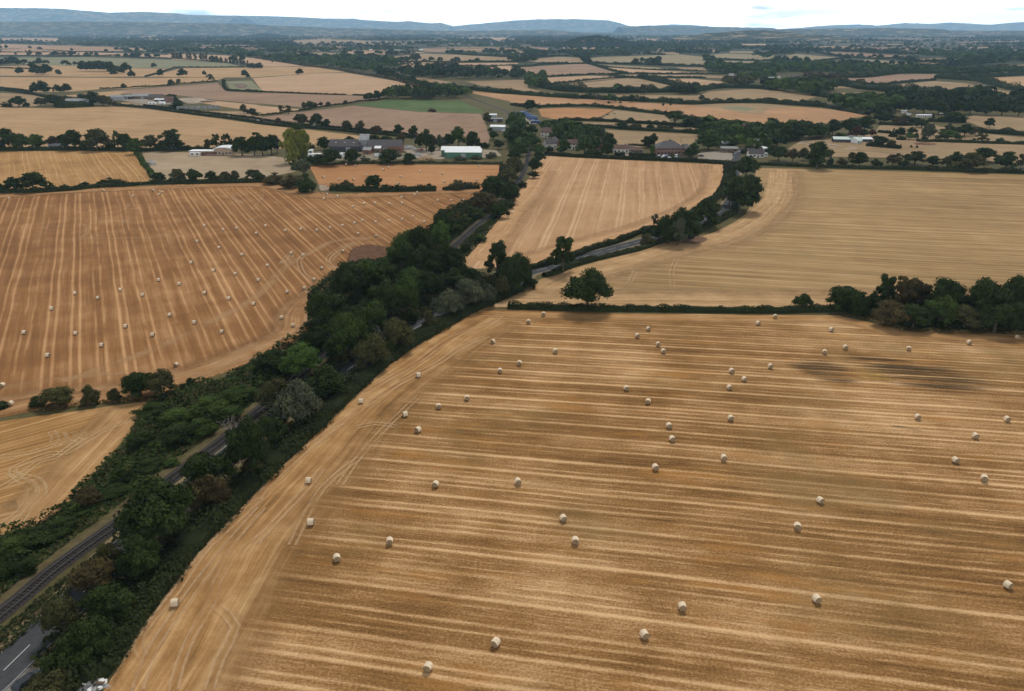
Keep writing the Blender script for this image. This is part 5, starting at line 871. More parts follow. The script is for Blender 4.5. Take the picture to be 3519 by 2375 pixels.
def bales(place, group, s, ang, jit=.25, size=.97, band=6):
    es = []; t = None
    for q in s.split():
        if ',' not in q: t = q; continue
        x, y = map(float, q.split(',')[:2]); r = q.split(',')[2:]; sx, sy = px(t, x, y); es.append((sy, sx, float(r[0]) if r else None))
    es.sort(reverse=True); bands = [es[i:i+band] for i in range(0, len(es), band)]
    if len(bands) > 1 and len(bands[-1]) < 3: tail = bands.pop(); bands[-1] += tail
    for k, b in enumerate(bands):
        b.sort(key=lambda e: e[1]); row = ('nearest' if k == 0 else 'farthest' if k == len(bands)-1 else ORD[k]+' nearest')
        for i, (sy, sx, rz) in enumerate(b):
            X, Y = ground(sx, sy, .62); o = bpy.data.objects.new('round_bale', BCORE); COL.objects.link(o); o.location = (X, Y, .10); o['yaw'] = 0; del o['yaw']
            a = math.radians(rz if rz is not None else ang)+rnd.gauss(0, jit); o.rotation_euler = (0, 0, a); sc = size+rnd.uniform(-.04, .04); o.scale = (sc, sc, sc*rnd.uniform(.95, 1.02))
            c = bpy.data.objects.new('net_wrap', BNET); COL.objects.link(c); c.parent = o
            oi = ordinal(i, len(b)); lab = f"round straw bale {place}, {oi or 'alone'} in {row} band"
            tag(o, lab, 'bale', group)
bales('on the front stubble', 'round straw bales on the front stubble', '''F 1233,713 1199,730 1471,746 1446,762 1118,775,60 1493,781 1260,797 1505,797 1178,824 1134,841 949,851,20 1660,842 1689,860 1655,879 1421,881 1470,911 1059,903 995,922 919,940,15 948,975,60 819,910,20
1518,966 1525,996 1658,949 1642,1039 1487,1061 1748,831 1871,799 1918,788 1886,748 1759,718 1720,733 2062,791 2199,777 2309,766 2082,946 2285,951 2213,989 2168,1044 2233,1086 1861,1135 1809,1194 988,1099 1175,1093 700,1090,20 705,1185,12 884,1228 764,1266 1278,1176 1305,1227 397,1368,12 1124,1458,72 971,1513,66 1462,1440 1548,1377 1853,1359 2287,1327''', 98, .22)
bales('on the left stubble', 'round straw bales on the left stubble', '''C1 62,158 696,106,80 1030,106,80 1092,118,70 1072,132 898,144 1380,345 1504,370 1595,360 1729,395 1330,449 1477,492 1632,539 1290,592 1440,645 1586,668 1741,710 1069,708 1209,735 1380,796 1543,834 1710,870 507,798 661,829 812,774 962,810 349,901 164,1061 510,1067 686,1146 847,1020 1029,1078 1144,944 1310,995 1495,1058 323,1216 1186,1280,85 14,1418,80 72,1543,80
C2 64,343 198,376 303,366 412,373 499,357 582,343 664,325 717,309 806,317 898,310 987,300 1058,282 1132,317 688,396 807,415,75 583,515,60 238,528 318,540 77,612 442,630,40 391,706,20 323,766,20 211,789 172,962,15 248,1015,20 474,131,80 550,145 459,161 654,215 727,195 801,190 898,193 981,152 984,191 1068,136 1085,120 1222,173 1314,173 1397,172 1476,175''', 3, .12, .91)
bales('on the small orange stubble', 'round straw bales on the orange stubble', 'B2 800,735 883,750 1172,763 1130,783 1457,797 979,831 1285,845 1655,818 1980,750 596,848 737,868 866,870 1264,905 1248,922 1671,889 1815,873 1961,873 2038,885', 10, .4)
bales('on the far orange slope', 'bales on the far orange slope', 'B3 1380,233 1603,237 1785,297 1840,297 1935,295 1990,295 B4 517,238 400,325', 10, .4)
bales('by the hedge in the upper left stubble', 'upper left stubble bales', 'B1 718,900', 20)
# ------------------------------------------------------------------ buildings
def building(name, label, t, x, yb, w_, d, h, roof, rh, wall, rmat, rz=0, win=0, door=True, over=.35, wrows=1, cat=None, back=(), chim=False, z=0, vents=0, big=False):
    X, Y = at(t, x, yb); X, Y = X, Y; rz = math.radians(rz); e = empty(name, (X, Y, z), rz); tag(e, label, cat or name.replace('_', ' '))
    mb = MB(); pr = {'gable': [(0, 0), (d, 0), (d, h), (d/2, h+rh), (0, h)], 'mono': [(0, 0), (d, 0), (d, h+rh), (0, h)]}.get(roof, [(0, 0), (d, 0), (d, h), (0, h)])
    if roof == 'arch':
        mb.prism(pr, -w_/2, w_/2); n = 12; P = [(-w_/2*math.cos(math.pi*k/n), h+rh*math.sin(math.pi*k/n)) for k in range(n+1)]
        for y0, y1 in ((.0, .2), (d-.2, d)): mb.poly([(px_, y0, pz) for px_, pz in P]); mb.poly([(px_, y1, pz) for px_, pz in P])
        mb.build('wall', wall, e); r = MB(); o = .06
        Q = [(-(w_/2+over)*math.cos(math.pi*k/n), h+.05+(rh+.1)*math.sin(math.pi*k/n)) for k in range(n+1)]
        for a, b in zip(Q, Q[1:]): 
            for dz in (0, .5): r.poly([(a[0], -over, a[1]+dz), (b[0], -over, b[1]+dz), (b[0], d+over, b[1]+dz), (a[0], d+over, a[1]+dz)])
            for yy in (-over, d+over): r.poly([(a[0], yy, a[1]), (b[0], yy, b[1]), (b[0], yy, b[1]+.5), (a[0], yy, a[1]+.5)])
        rf = r.build('roof', rmat, e)
    else:
        mb.prism(pr, -w_/2, w_/2); mb.build('wall', wall, e); r = MB(); k = w_/2+over
        if roof == 'gable':
            sl = rh/(d/2); r.prism([(-over, h-over*sl+.05), (d/2, h+rh+.05), (d+over, h-over*sl+.05), (d+over, h-over*sl+.22), (d/2, h+rh+.24), (-over, h-over*sl+.22)], -k, k)
        elif roof == 'mono': sl = rh/d; r.prism([(-over, h-over*sl+.05), (d+over, h+rh+over*sl+.05), (d+over, h+rh+over*sl+.2), (-over, h-over*sl+.2)], -k, k)
        elif roof == 'hip':
            a = d/2+over; q = max(.3, k-a*.95); V = [(-k, -over, h), (k, -over, h), (k, d+over, h), (-k, d+over, h), (-q, d/2, h+rh), (q, d/2, h+rh)]
            for f in ((0, 1, 5, 4), (1, 2, 5), (2, 3, 4, 5), (3, 0, 4), (3, 2, 1, 0)): r.poly([(V[i][0], V[i][1], V[i][2]+.03) for i in f])
        else: r.prism([(-over, h+.02), (d+over, h+.02), (d+over, h+.3), (-over, h+.3)], -k, k)
        rf = r.build('roof', rmat, e)
    if chim: MB().box((w_*.28, d/2, h+rh+.45), (.7, .7, 1.3)).build('chimney', M['brick'], rf)
    for i in range(vents): MB().box((-w_/2+(i+.7)*w_/(vents+.4), d*.25, h+rh*.55+.17), (1.2, 1.6, .12)).build('rooflight', M['roofwhite'], rf)
    for j in range(wrows):
        for i in range(win):
            wx = -w_/2+(i+.5)*w_/win
            if door and j == 0 and i == win//2: continue
            wd = MB().box((wx, -.02, 1.6+j*2.6), (min(1.5, w_/win*.6), .1, 1.2)).build('window', M['glass'], e)
            MB().box((wx, -.05, .92+j*2.6), (min(1.7, w_/win*.7), .16, .1)).build('sill', M['white'], wd)
    if door:
        i = win//2; dx = -w_/2+(i+.5)*w_/win if win else 0; hh = 2.1 if not big else min(h*.85, 3.6)
        dr = MB().box((dx, -.02, hh/2), (1.0 if not big else 3.6, .1, hh)).build('door', M['darkwall'] if not big else M['metal'], e); MB().box((dx+(.35 if not big else 1.5), -.10, hh*.48), (.1, .06, .12)).build('handle', M['white'], dr)
    return e
B = building
# hall and wing by the dusty pasture
B('village_hall', 'pale brick hall with a white barrel roof at the right of its low wing', 'B1', 1982, 655, 13.5, 12, 4.0, 'arch', 1.5, M['palebrick'], M['roofwhite'], 0, 5, cat='hall', over=.6)
B('school_wing', 'long low building with flat white roof joined to the barrel roofed hall', 'B1', 1795, 658, 19, 8, 3.2, 'flat', 0, M['brick'], M['roofwhite'], 0, 8, cat='building')
B('shelter', 'small white flat topped shelter before the long low wing', 'B1', 1730, 664, 7.5, 3, 2.3, 'flat', 0, M['render'], M['roofwhite'], 0, 2, door=False, cat='shelter')
# dark farm sheds
B('farm_shed', 'long dark slate shed left of the tall grey tower', 'B2', 785, 625, 24, 15, 4.2, 'gable', 4.4, M['darkwall'], M['roofdark'], 0, 4, vents=3, big=True, cat='shed')
B('grain_tower', 'tall grey tower block rising between the two dark sheds', 'B2', 958, 618, 7.2, 8, 8.5, 'mono', 3.4, M['roofgrey'], M['roofgrey'], 0, 1, door=False, cat='tower')
B('farm_shed', 'dark slate shed with weathered brick front right of the grey tower', 'B2', 1145, 630, 26, 14, 4.4, 'gable', 4.4, M['brick'], M['roofdark'], 0, 5, big=True, cat='shed')
B('outbuilding', 'small timber hut with pale roof before the dark sheds', 'B2', 1080, 640, 4.5, 4, 4, 'mono', 1, M['wood'], M['roofwhite'], 0, 1, door=False, cat='hut')
B('outbuilding', 'low brick lean-to under the grey tower', 'B2', 985, 645, 6, 5, 3, 'mono', 1.4, M['brick'], M['roofgrey'], 0, 1, cat='hut')
B('portable_cabin', 'white cabin left of the dark sheds beside the poplar', 'B2', 520, 680, 9, 4, 2.6, 'flat', 0, M['white'], M['roofwhite'], 12, 3, cat='cabin')
B('portable_cabin', 'small white container behind the long white cabin', 'B2', 484, 645, 3, 5, 2.6, 'flat', 0, M['white'], M['roofwhite'], 5, 1, door=False, cat='cabin')
B('portable_cabin', 'white cabin end half hidden by round trees before dark sheds', 'B2', 742, 680, 3, 6, 3, 'gable', .6, M['white'], M['roofwhite'], -20, 1, door=False, cat='cabin')
# green shed
e = B('green_shed', 'green clad shed with twin white ridged roofs by the railway', 'B2', 1838, 685, 27, 10, 4.6, 'gable', 2.0, M['greenwall'], M['roofwhite'], -2, 0, big=True, cat='shed')
mb = MB(); mb.prism([(10.3, 0), (21, 0), (21, 4.6), (15.6, 6.6), (10.3, 4.6)], -17.5, 11.5); mb.build('rear_wall', M['greenwall'], e)
mb = MB(); mb.prism([(10.0, 4.55), (15.6, 6.68), (21.3, 4.55), (21.3, 4.75), (15.6, 6.9), (10.0, 4.75)], -17.9, 11.9); mb.build('rear_roof', M['roofwhite'], e)
# sheds by the railway bend
B('shed', 'low dark open shed by the railway bend', 'B2', 2122, 362, 15, 5, 3.2, 'mono', .6, M['darkwall'], M['roofgrey'], -6, 0, big=True); B('shed', 'grey shed with pale blue white roof by the railway bend', 'B2', 2142, 442, 14, 9, 4, 'gable', 1.2, M['metal'], M['roofwhite'], -8, 0, big=True)
B('shed', 'small white roofed shed farthest up the railway yard', 'B2', 2102, 318, 8, 6, 2.6, 'mono', .4, M['metal'], M['roofwhite'], 0, 0, big=True)
# far left farm
B('barn', 'pale grey arched barn at the far left farm', 'A1', 1030, 893, 17, 15, 4.5, 'gable', 2, M['metal'], M['roofgrey'], 12, 0, big=True); B('barn', 'dark open barn beside the pale arched barn at far farm', 'A1', 1125, 885, 15, 12, 4, 'mono', 1.4, M['darkwall'], M['roofgrey'], 0, 0, big=True)
B('barn', 'long barn with pale grey roof in the middle of far farm', 'A1', 1245, 882, 23, 17, 4, 'gable', 2.6, M['wood'], M['roofgrey'], 4, 4, big=True); B('barn', 'dark roofed timber barn right of the pale grey roof', 'A1', 1370, 890, 18, 15, 4.2, 'gable', 3, M['wood'], M['roofdark'], 0, 2, big=True)
B('farmhouse', 'red brick farmhouse beside the big tree at far left farm', 'A1', 1505, 915, 11, 8, 4.6, 'gable', 3.4, M['brick'], M['rooftile'], 20, 4, wrows=2, chim=True); B('shed', 'white low shed in the far left farm yard', 'A1', 1350, 930, 8, 4, 2.6, 'flat', 0, M['white'], M['roofwhite'], 10, 2)
B('shed', 'white van shaped store in far left farm yard', 'A1', 1440, 930, 6.5, 4, 2.6, 'gable', 1, M['white'], M['roofwhite'], 8, 1); B('shed', 'dark low shed between the barns of the far left farm', 'A1', 1415, 905, 13, 5, 2.8, 'mono', 1, M['darkwall'], M['roofwhite'], 4, 0, big=True)
B('farm_shed', 'grey roofed shed behind the tall evergreen hedge block', 'A1', 685, 945, 29, 12, 6.5, 'gable', 2.4, M['metal'], M['roofgrey'], 2, 0, big=True, cat='shed')
B('house', 'small house with grey roof under the left tree belt', 'B1', 490, 598, 9, 7, 2.6, 'gable', 2, M['brick'], M['roofgrey'], 25, 3, chim=True); B('house', 'low pale bungalow beside the grey roofed house in left belt', 'B1', 548, 598, 8, 7, 2.5, 'hip', 1.8, M['render'], M['roofgrey'], 0, 3)
B('far_farm', 'white roofed farm buildings by the far left wood', 'A1', 1410, 466, 42, 14, 5, 'gable', 3, M['brick'], M['roofgrey'], 0, 4, big=True, cat='farm')
# brick hall with hipped roofs
e = B('office_block', 'large red brick hall with big hipped dark slate roofs', 'B3', 1405, 655, 21.5, 15, 5.4, 'hip', 4.6, M['brick'], M['roofdark'], 4, 8, wrows=2, cat='hall')
mb = MB(); k = 9; mb.prism([(-.0, 0), (13, 0), (13, 4.4), (-.0, 4.4)], 10.8, 17.2); mb.build('side_wall', M['brick'], e)
mb = MB(); V = [(10.4, -.5, 4.42), (17.7, -.5, 4.42), (17.7, 13.5, 4.42), (10.4, 13.5, 4.42), (11.0, 6.5, 7.6), (14.2, 6.5, 7.6)]
for f in ((0, 1, 5, 4), (1, 2, 5), (2, 3, 4, 5), (3, 0, 4), (3, 2, 1, 0)): mb.poly([V[i] for i in f])
mb.build('side_roof', M['roofdark'], e)
for wx in (12.2, 14.0, 15.8): MB().box((wx, -.03, 1.7), (1.1, .1, 1.3)).build('window', M['glass'], e)
# village houses
B('bungalow', 'white bungalow with brown tiled roof beside the garage', 'B3', 965, 637, 12, 8, 3.2, 'gable', 2.6, M['render'], M['rooftile'], -4, 4, wrows=1, chim=True); B('bungalow', 'white gabled extension of the brown roofed bungalow', 'B3', 1040, 632, 6.5, 8, 3, 'gable', 2, M['render'], M['rooftile'], -4, 3)
B('garage', 'dark triple garage with hipped brown roof and arched doors', 'B3', 1105, 637, 9, 6.5, 2.4, 'hip', 1.8, M['wood'], M['rooftile'], -3, 3); B('house', 'brown roofed house half hidden by the dark purple tree', 'B3', 790, 605, 9, 8, 3.4, 'gable', 2.8, M['brick'], M['rooftile'], 4, 3, chim=True)
B('house', 'brown roofed house among the village garden trees', 'B3', 545, 605, 9, 8, 4.4, 'gable', 3, M['render'], M['rooftile'], 10, 3, wrows=2, chim=True); B('house', 'gabled white house by the railway at village edge', 'B3', 300, 500, 11, 8, 4.8, 'gable', 3.4, M['render'], M['rooftile'], -35, 3, wrows=2, chim=True)
B('house', 'dark roofed cottage below the gabled white house', 'B3', 350, 600, 9, 8, 4, 'gable', 3.2, M['render'], M['roofdark'], 20, 3, wrows=1, chim=True); B('house', 'slate roofed cottage hidden between willow and railway', 'B3', 395, 575, 8, 7, 4, 'gable', 3, M['brick'], M['roofdark'], 60, 2)
B('shed', 'long grey flat roofed shed beyond the yard', 'B3', 1925, 630, 13, 6, 3, 'gable', 1, M['wood'], M['roofgrey'], -6, 3); B('shed', 'small dark roofed shed behind the long grey shed', 'B3', 1885, 582, 8, 5, 2.8, 'mono', 1, M['wood'], M['roofgrey'], -12, 2)
B('house', 'white walled house with dark roof right of the lane', 'B3', 2165, 680, 11, 8, 3, 'gable', 3, M['render'], M['roofdark'], -4, 4, chim=True); B('house', 'brown roofed house in the gardens above the lane', 'B3', 2060, 450, 14, 9, 4, 'gable', 3.4, M['brick'], M['rooftile'], 8, 3, chim=True)
B('house', 'brown house right of the garden roofs above the lane', 'B3', 2140, 435, 13, 9, 4, 'hip', 3.4, M['brick'], M['rooftile'], -10, 3, chim=True); B('polytunnel', 'small white polytunnel in the gardens above the lane', 'B3', 2200, 540, 4, 7, .4, 'arch', 2, M['white'], M['roofwhite'], 30, 0, door=False)
B('polytunnel', 'white domed tunnel right edge of village gardens', 'B4', 42, 620, 6, 8, .4, 'arch', 2, M['white'], M['roofwhite'], 20, 0, door=False); B('caravan', 'white caravan beside the dark roofed lane house', 'B3', 2230, 670, 6.5, 2.4, 2.5, 'flat', 0, M['white'], M['roofwhite'], 10, 3, over=.05)
B('caravan', 'white static caravan tucked in gardens above lane', 'B3', 2150, 468, 8, 3, 2.6, 'flat', 0, M['white'], M['roofwhite'], -15, 3, over=.05)
# stable, caravans and the right side
e = B('stable', 'long stable with pale green roof beside the riding arena', 'B4', 755, 545, 23, 8, 2.8, 'gable', 1.6, M['darkwall'], M['roofgreen'], -9, 7, big=False); MB().box((3, 4, 5.0), (3, 3, 1.0)).build('roof_cowl', M['roofgrey'], e)
B('stable', 'white fronted stable end joined to the pale green roof', 'B4', 862, 556, 4.6, 8, 2.8, 'gable', 1.4, M['white'], M['roofgreen'], 20, 2); B('stable', 'dark stable with pale flat roof behind green roofed stable', 'B4', 930, 540, 8.6, 6, 2.6, 'mono', .8, M['darkwall'], M['roofwhite'], -6, 3)
B('static_caravan', 'long white static caravan behind the clipped hedge', 'B4', 1435, 320, 15.5, 4, 2.4, 'gable', .7, M['render'], M['roofwhite'], -3, 8, cat='caravan'); B('static_caravan', 'white caravan at the left end of caravan yard', 'B4', 1258, 282, 6, 3, 2.6, 'flat', 0, M['white'], M['roofwhite'], -12, 4, cat='caravan')
B('static_caravan', 'small white trailer between the two white caravans', 'B4', 1305, 302, 3, 3, 2, 'flat', 0, M['white'], M['roofwhite'], 10, 1, door=False, cat='trailer'); B('barn', 'blue grey roofed barn above the dark right wood', 'B4', 1175, 200, 10, 8, 3.4, 'gable', 3, M['metal'], M['roofwhite'], 10, 0, big=True)
B('house', 'dark roofed white house among trees on far right slope', 'A4', 290, 712, 20, 9, 4, 'gable', 4, M['render'], M['roofdark'], -5, 5, chim=True); B('house', 'white gabled house left of the dark roofed far house', 'A4', 165, 712, 7, 8, 5, 'gable', 4, M['render'], M['rooftile'], 60, 2, chim=True); B('barn', 'grey barn by the hedge on the far right slope', 'A4', 350, 725, 17, 9, 3.4, 'gable', 3, M['wood'], M['rooftile'], -3, 2, big=True)
B('shed', 'white shed by the far straight hedge on right', 'A3', 2300, 712, 10, 6, 3.4, 'gable', 2, M['white'], M['roofwhite'], 0, 2); B('shed', 'small buff hut in the far hedge on right', 'A3', 1948, 676, 9, 6, 3.4, 'gable', 2, M['render'], M['roofgrey'], 0, 1)
for i, x in enumerate((1090, 1108, 1125, 1142, 1158, 1230, 1252, 1275, 1300, 1322)):
    B('holiday_caravan', f"pale holiday caravan in the far park among trees, {ordinal(i, 10)} of ten", 'A2', x, 447+i*.2, 10, 5, 3, 'gable', 1.4, M['render'], M['roofgrey'], rnd.uniform(-20, 20), 0, door=False, cat='caravan')['group'] = 'holiday caravans in the far park'
for x, y, wd, nm in ((1015, 450, 14, 'white shed left of the far holiday caravans'), (1465, 448, 16, 'white hut right of the far caravan park')): B('shed', nm, 'A2', x, y, wd, 8, 4, 'gable', 2, M['white'], M['roofwhite'], 0, 0, door=False)
# ------------------------------------------------------------------ vehicles
def car_mesh(kind):
    mb = MB(); van = kind == 'van'; L_, wd = (4.9, 1.9) if van else (4.25, 1.75); hh = 1.95 if van else 1.42
    prof = [(-L_/2, .35), (-L_/2, .72), (-L_/2+.08, .86), (-L_/2+.95 if not van else -L_/2+.6, .96), (-L_/2+1.55 if not van else -L_/2+1.1, hh), (L_/2-.9 if not van else L_/2-.15, hh), (L_/2-.25 if not van else L_/2-.05, .98), (L_/2, .85), (L_/2, .35)]
    secs = [(-wd/2, .86), (-wd/2+.06, 1.0), (wd/2-.06, 1.0), (wd/2, .86)]; rings = []
    for y, k in secs: rings.append([mb.b.verts.new((x*(.97 if k < 1 else 1), y if z < 1 else y*.82, z if z < 1 else .96+(z-.96)*(1 if k == 1 else .8))) for x, z in prof])
    for a, c in zip(rings, rings[1:]):
        for i in range(len(prof)): mb.b.faces.new((a[i], a[(i+1) % len(prof)], c[(i+1) % len(prof)], c[i]))
    mb.b.faces.new(rings[0][::-1]); mb.b.faces.new(rings[-1]); return mb, L_, wd, hh, van
def vehicle(name, label, t, x, y, rz, paint, kind='car', group=None, z=.06):
    X, Y = at(t, x, y); e = empty(name, (X, Y, z), math.radians(rz)); tag(e, label, kind, group)
    mb, L_, wd, hh, van = car_mesh(kind); mb.build('body', paint, e)
    g = MB(); x0, x1 = (-L_/2+1.2, L_/2-.8) if not van else (-L_/2+.85, -L_/2+1.9)
    for s in (-1, 1): g.box((x0*.5+x1*.5+.1, s*wd*.452, 1.17 if not van else 1.4), (x1-x0-.3, .05, .28))
    g.build('side_window', M['glass'], e)
    w1 = MB(); a = -L_/2+1.22 if not van else -L_/2+.83; w1.poly([(a-.28, -.62, .99), (a-.28, .62, .99), (a+.27, .55, hh-.06), (a+.27, -.55, hh-.06)]).build('windscreen', M['glass'], e)
    if not van: b = L_/2-.57; MB().poly([(b+.34, -.6, 1.0), (b+.34, .6, 1.0), (b-.26, .54, hh-.05), (b-.26, -.54, hh-.05)]).build('rear_window', M['glass'], e)
    for sx_ in (-1, 1):
        for sy_ in (-1, 1):
            wb = MB(); wb.tube([(sx_*L_*.31, sy_*(wd/2-.2), .32), (sx_*L_*.31, sy_*(wd/2+.01), .32)], [.32, .32], 16); wh = wb.build('wheel', M['tyre'], e); hb = MB(); hb.tube([(sx_*L_*.31, sy_*(wd/2+.0), .32), (sx_*L_*.31, sy_*(wd/2+.025), .32)], [.19, .19], 10); hb.build('rim', M['metal'], wh)
    for s in (-1, 1): MB().box((-L_/2-.0, s*.62, .70), (.08, .3, .14)).build('headlight', M['white'], e)
    return e
vehicle('car', 'dark blue-black car parked in the lay-by under the near bushes', 'D1', 146, 1535, -118, M['blackcar']); vehicle('car', 'dark car driving on the tree-shaded road', 'D2', 118, 222, -125, M['blackcar'])
vehicle('car', 'black car parked on the concrete yard right of brick hall', 'B3', 1678, 668, 160, M['blackcar']); vehicle('car', 'white car at the left end of brick hall car park', 'B3', 1335, 680, 80, M['whitecar']); vehicle('car', 'white car right of the first in brick hall car park', 'B3', 1390, 686, 10, M['whitecar'])
vehicle('van', 'white van near the door of the brick hall', 'B3', 1455, 672, 75, M['whitecar'], 'van'); vehicle('car', 'dark car nearest the brick hall wall on left', 'B3', 1300, 665, 85, M['blackcar']); vehicle('car', 'grey car second along the brick hall wall', 'B3', 1345, 666, 85, M['silvercar']); vehicle('car', 'dark blue car third along the brick hall wall', 'B3', 1370, 666, 85, M['bluepaint'])
vehicle('car', 'white car on the bungalow drive before the garage', 'B3', 1037, 630, 75, M['whitecar']); vehicle('car', 'silver blue car under hedge trees left of bungalow', 'B3', 858, 632, 70, M['silvercar']); vehicle('car', 'white car on the upper lane near the field tree pair', 'B2', 12, 356, -10, M['whitecar'], z=.52); vehicle('car', 'white car on the upper lane above the dark sheds', 'B2', 725, 437, -10, M['whitecar'], z=.52)
vehicle('car', 'dark car on the upper lane below the ploughed field', 'B2', 512, 405, -10, M['blackcar'], z=.52); vehicle('car', 'silver car on the upper lane between white and dark', 'B2', 600, 423, -10, M['silvercar'], z=.52); vehicle('car', 'white car on the upper lane by the farthest trees', 'B1', 2030, 322, -12, M['whitecar'], z=.52)
vehicle('car', 'red car beside the grey yard left of the green shed', 'B2', 1462, 612, 10, M['redpaint']); vehicle('car', 'dark car at the railway bend shed', 'B2', 2205, 418, 20, M['blackcar']); vehicle('van', 'white van at the railway bend shed', 'B2', 2198, 445, 15, M['whitecar'], 'van'); vehicle('car', 'red car outside the far left farmhouse', 'A1', 1520, 948, 10, M['redpaint'], z=.62)
vehicle('van', 'white van on the far edge road at right', 'B4', 2300, 808, 5, M['whitecar'], 'van'); vehicle('car', 'silver car beside the caravans behind the hedge', 'B4', 1275, 322, 10, M['silvercar']); vehicle('car', 'white car under trees right of caravans', 'B4', 1580, 290, 10, M['whitecar'])
def lorry(label, x, y, rz, mat):
    X, Y = at('B3', x, y); e = empty('lorry', (X, Y, .42), math.radians(rz)); tag(e, label, 'lorry', 'blue lorries in the yard')
    MB().box((0, 0, 2.1), (7.4, 2.5, 2.6)).build('body', mat, e, bevel=.05); MB().box((-4.9, 0, 1.8), (2.0, 2.45, 2.3)).build('cab', mat, e, bevel=.15); MB().box((-5.9, 0, 2.3), (.08, 2.1, .8)).build('windscreen', M['glass'], e)
    for sx_ in (-4.8, 1.2, 2.6):
        for s in (-1, 1): wb = MB(); wb.tube([(sx_, s*1.0, .5), (sx_, s*1.27, .5)], [.5, .5], 14); wb.build('wheel', M['tyre'], e)
for i, (x, y) in enumerate(((75, 300), (105, 295), (125, 310), (150, 322), (175, 335), (195, 348), (215, 380))): lorry(f"dark blue lorry parked in the yard beyond the railway, {ordinal(i, 7)} of seven", x, y, 12+rnd.uniform(-8, 8), M['bluepaint'])
# ------------------------------------------------------------------ small things
def heap(name, label, cat, t, x, y, r, h, mat, n=60, seed=1, bits=None):
    X, Y = at(t, x, y); e = empty(name, (X, Y, .03)); tag(e, label, cat); rs = np.random.RandomState(seed); mb = MB(); N = 18; rings = [[mb.b.verts.new((r*k*(1+.15*rs.randn())*math.cos(6.283*i/N), r*k*.8*(1+.15*rs.randn())*math.sin(6.283*i/N), max(0, h*(1-k*k)+.08*h*rs.randn() if k < 1 else 0))) for i in range(N)] for k in (1, .75, .5, .25, .05)]
    for a, c in zip(rings, rings[1:]):
        for i in range(N): mb.b.faces.new((a[i], a[(i+1) % N], c[(i+1) % N], c[i]))
    mb.b.faces.new(rings[-1]); mb.build('mound', mat, e)
    if bits:
        for k, (nm, m, cnt, sz) in enumerate(bits):
            for j in range(cnt):
                a = rs.rand()*6.28; q = math.sqrt(rs.rand())*.95; b = MB(); b.box((0, 0, 0), (sz*(.5+rs.rand()), sz*(.4+rs.rand()*.6), sz*(.1+.35*rs.rand())))
                o = b.build(nm, m, e, bevel=.02); o.location = (r*q*math.cos(a), r*.8*q*math.sin(a), h*(1-q*q)+.12); o.rotation_euler = (rs.randn()*.5, rs.randn()*.5, rs.rand()*6)
heap('rubbish_heap', 'heap of grey and white dumped rubble at the near field corner', 'rubble heap', 'D1', 450, 1545, 2.5, .9, M['rubble'], 60, 3, [('slab', M['white'], 9, .8), ('block', M['roofgrey'], 12, .7), ('plank', M['wood'], 6, 1.0), ('blue_sheet', M['bluepaint'], 1, .7)])
heap('gravel_heap', 'small pale conical heap in the dusty pasture', 'heap', 'B1', 1350, 738, 3.4, 3.2, plain('pale_gravel', (.42, .39, .36), .9, .2, 1)); heap('soil_heap', 'low bare earth mound right of the arena', 'mound', 'B4', 1445, 560, 10, 2.0, M['earth']); heap('rubble_heap', 'grey rubble heap between dark sheds and green shed', 'heap', 'B2', 1430, 660, 5, 2.2, M['rubble'], 60, 6); heap('rubble_heap', 'pale spoil heap on the far left farm track', 'heap', 'A1', 1690, 905, 30, 5, plain('spoil', (.33, .27, .21), .95, .3, .2), 60, 7)
heap('rubble_heap', 'heap of grey stone right of the dark sheds', 'heap', 'B2', 1350, 598, 7, 3, M['rubble'], 60, 8); heap('soil_heap', 'brown earth heap in front of the green shed', 'mound', 'B2', 1510, 688, 6, 1.8, plain('dry_soil', (.3, .2, .11), .95, .3, .4), 60, 9)
for i in range(8):
    X, Y = at('B2', 1058+(i % 4)*15, 668-(i//4)*14); mb = MB(); mb.tube([(-.62, 0, .65), (-.55, 0, .65), (.55, 0, .65), (.62, 0, .65)], [.5, .64, .64, .5], 16); o = mb.build('wrapped_bale', M['bluewrap']); o.location = (X, Y, .05); tag(o, 'white film wrapped bale stacked close together before the dark sheds', 'bale', 'white wrapped bales by the sheds')
def pole(label, t, x, yb, yt, arm=True):
    X, Y = at(t, x, yb); sx, sy = px(t, x, yt); v = (sy-PH/2)/FOC; h = CH-Y*(sp+v*cp)/(cp-v*sp); e = empty('utility_pole', (X, Y, 0)); tag(e, label, 'pole')
    mb = MB(); mb.tube([(0, 0, -.05), (0, 0, h)], [.16, .11], 8); mb.build('post', M['wood'], e)
    if arm: MB().box((0, -.16, h-.5), (1.8, .1, .12)).build('crossarm', M['wood'], e)
pole('tall pole standing in the hedge above the left bale field', 'B1', 1255, 930, 838); pole('thin pole in the paddock behind the brick hall', 'B3', 1497, 545, 495); pole('thin pole behind the white barrel roofed hall', 'B1', 1642, 600, 552); pole('pole beside the road hedge left of brick hall', 'B3', 1275, 672, 590); pole('pole right of the green shed by the railway', 'B2', 2185, 690, 630); pole('pole in the yard left of the green shed', 'B2', 1447, 600, 555)
e = empty('railway_signal', (*at('C2', 505, 1170), 0)); tag(e, 'grey signal post beside the railway under the trees', 'signal'); MB().box((0, 0, 2.4), (.14, .14, 4.8)).build('post', M['metal'], e); MB().box((0, -.15, 4.5), (.5, .25, 1.0)).build('signal_head', M['darkwall'], e)
e = empty('utility_box', (*at('B4', 1003, 745), 0)); tag(e, 'pale grey sign box on the right field far hedge', 'box'); MB().box((0, 0, .9), (.9, .5, 1.8)).build('cabinet', M['roofgrey'], e, bevel=.03); MB().box((0, 0, 1.86), (1.0, .6, .1)).build('lid', M['metal'], e)
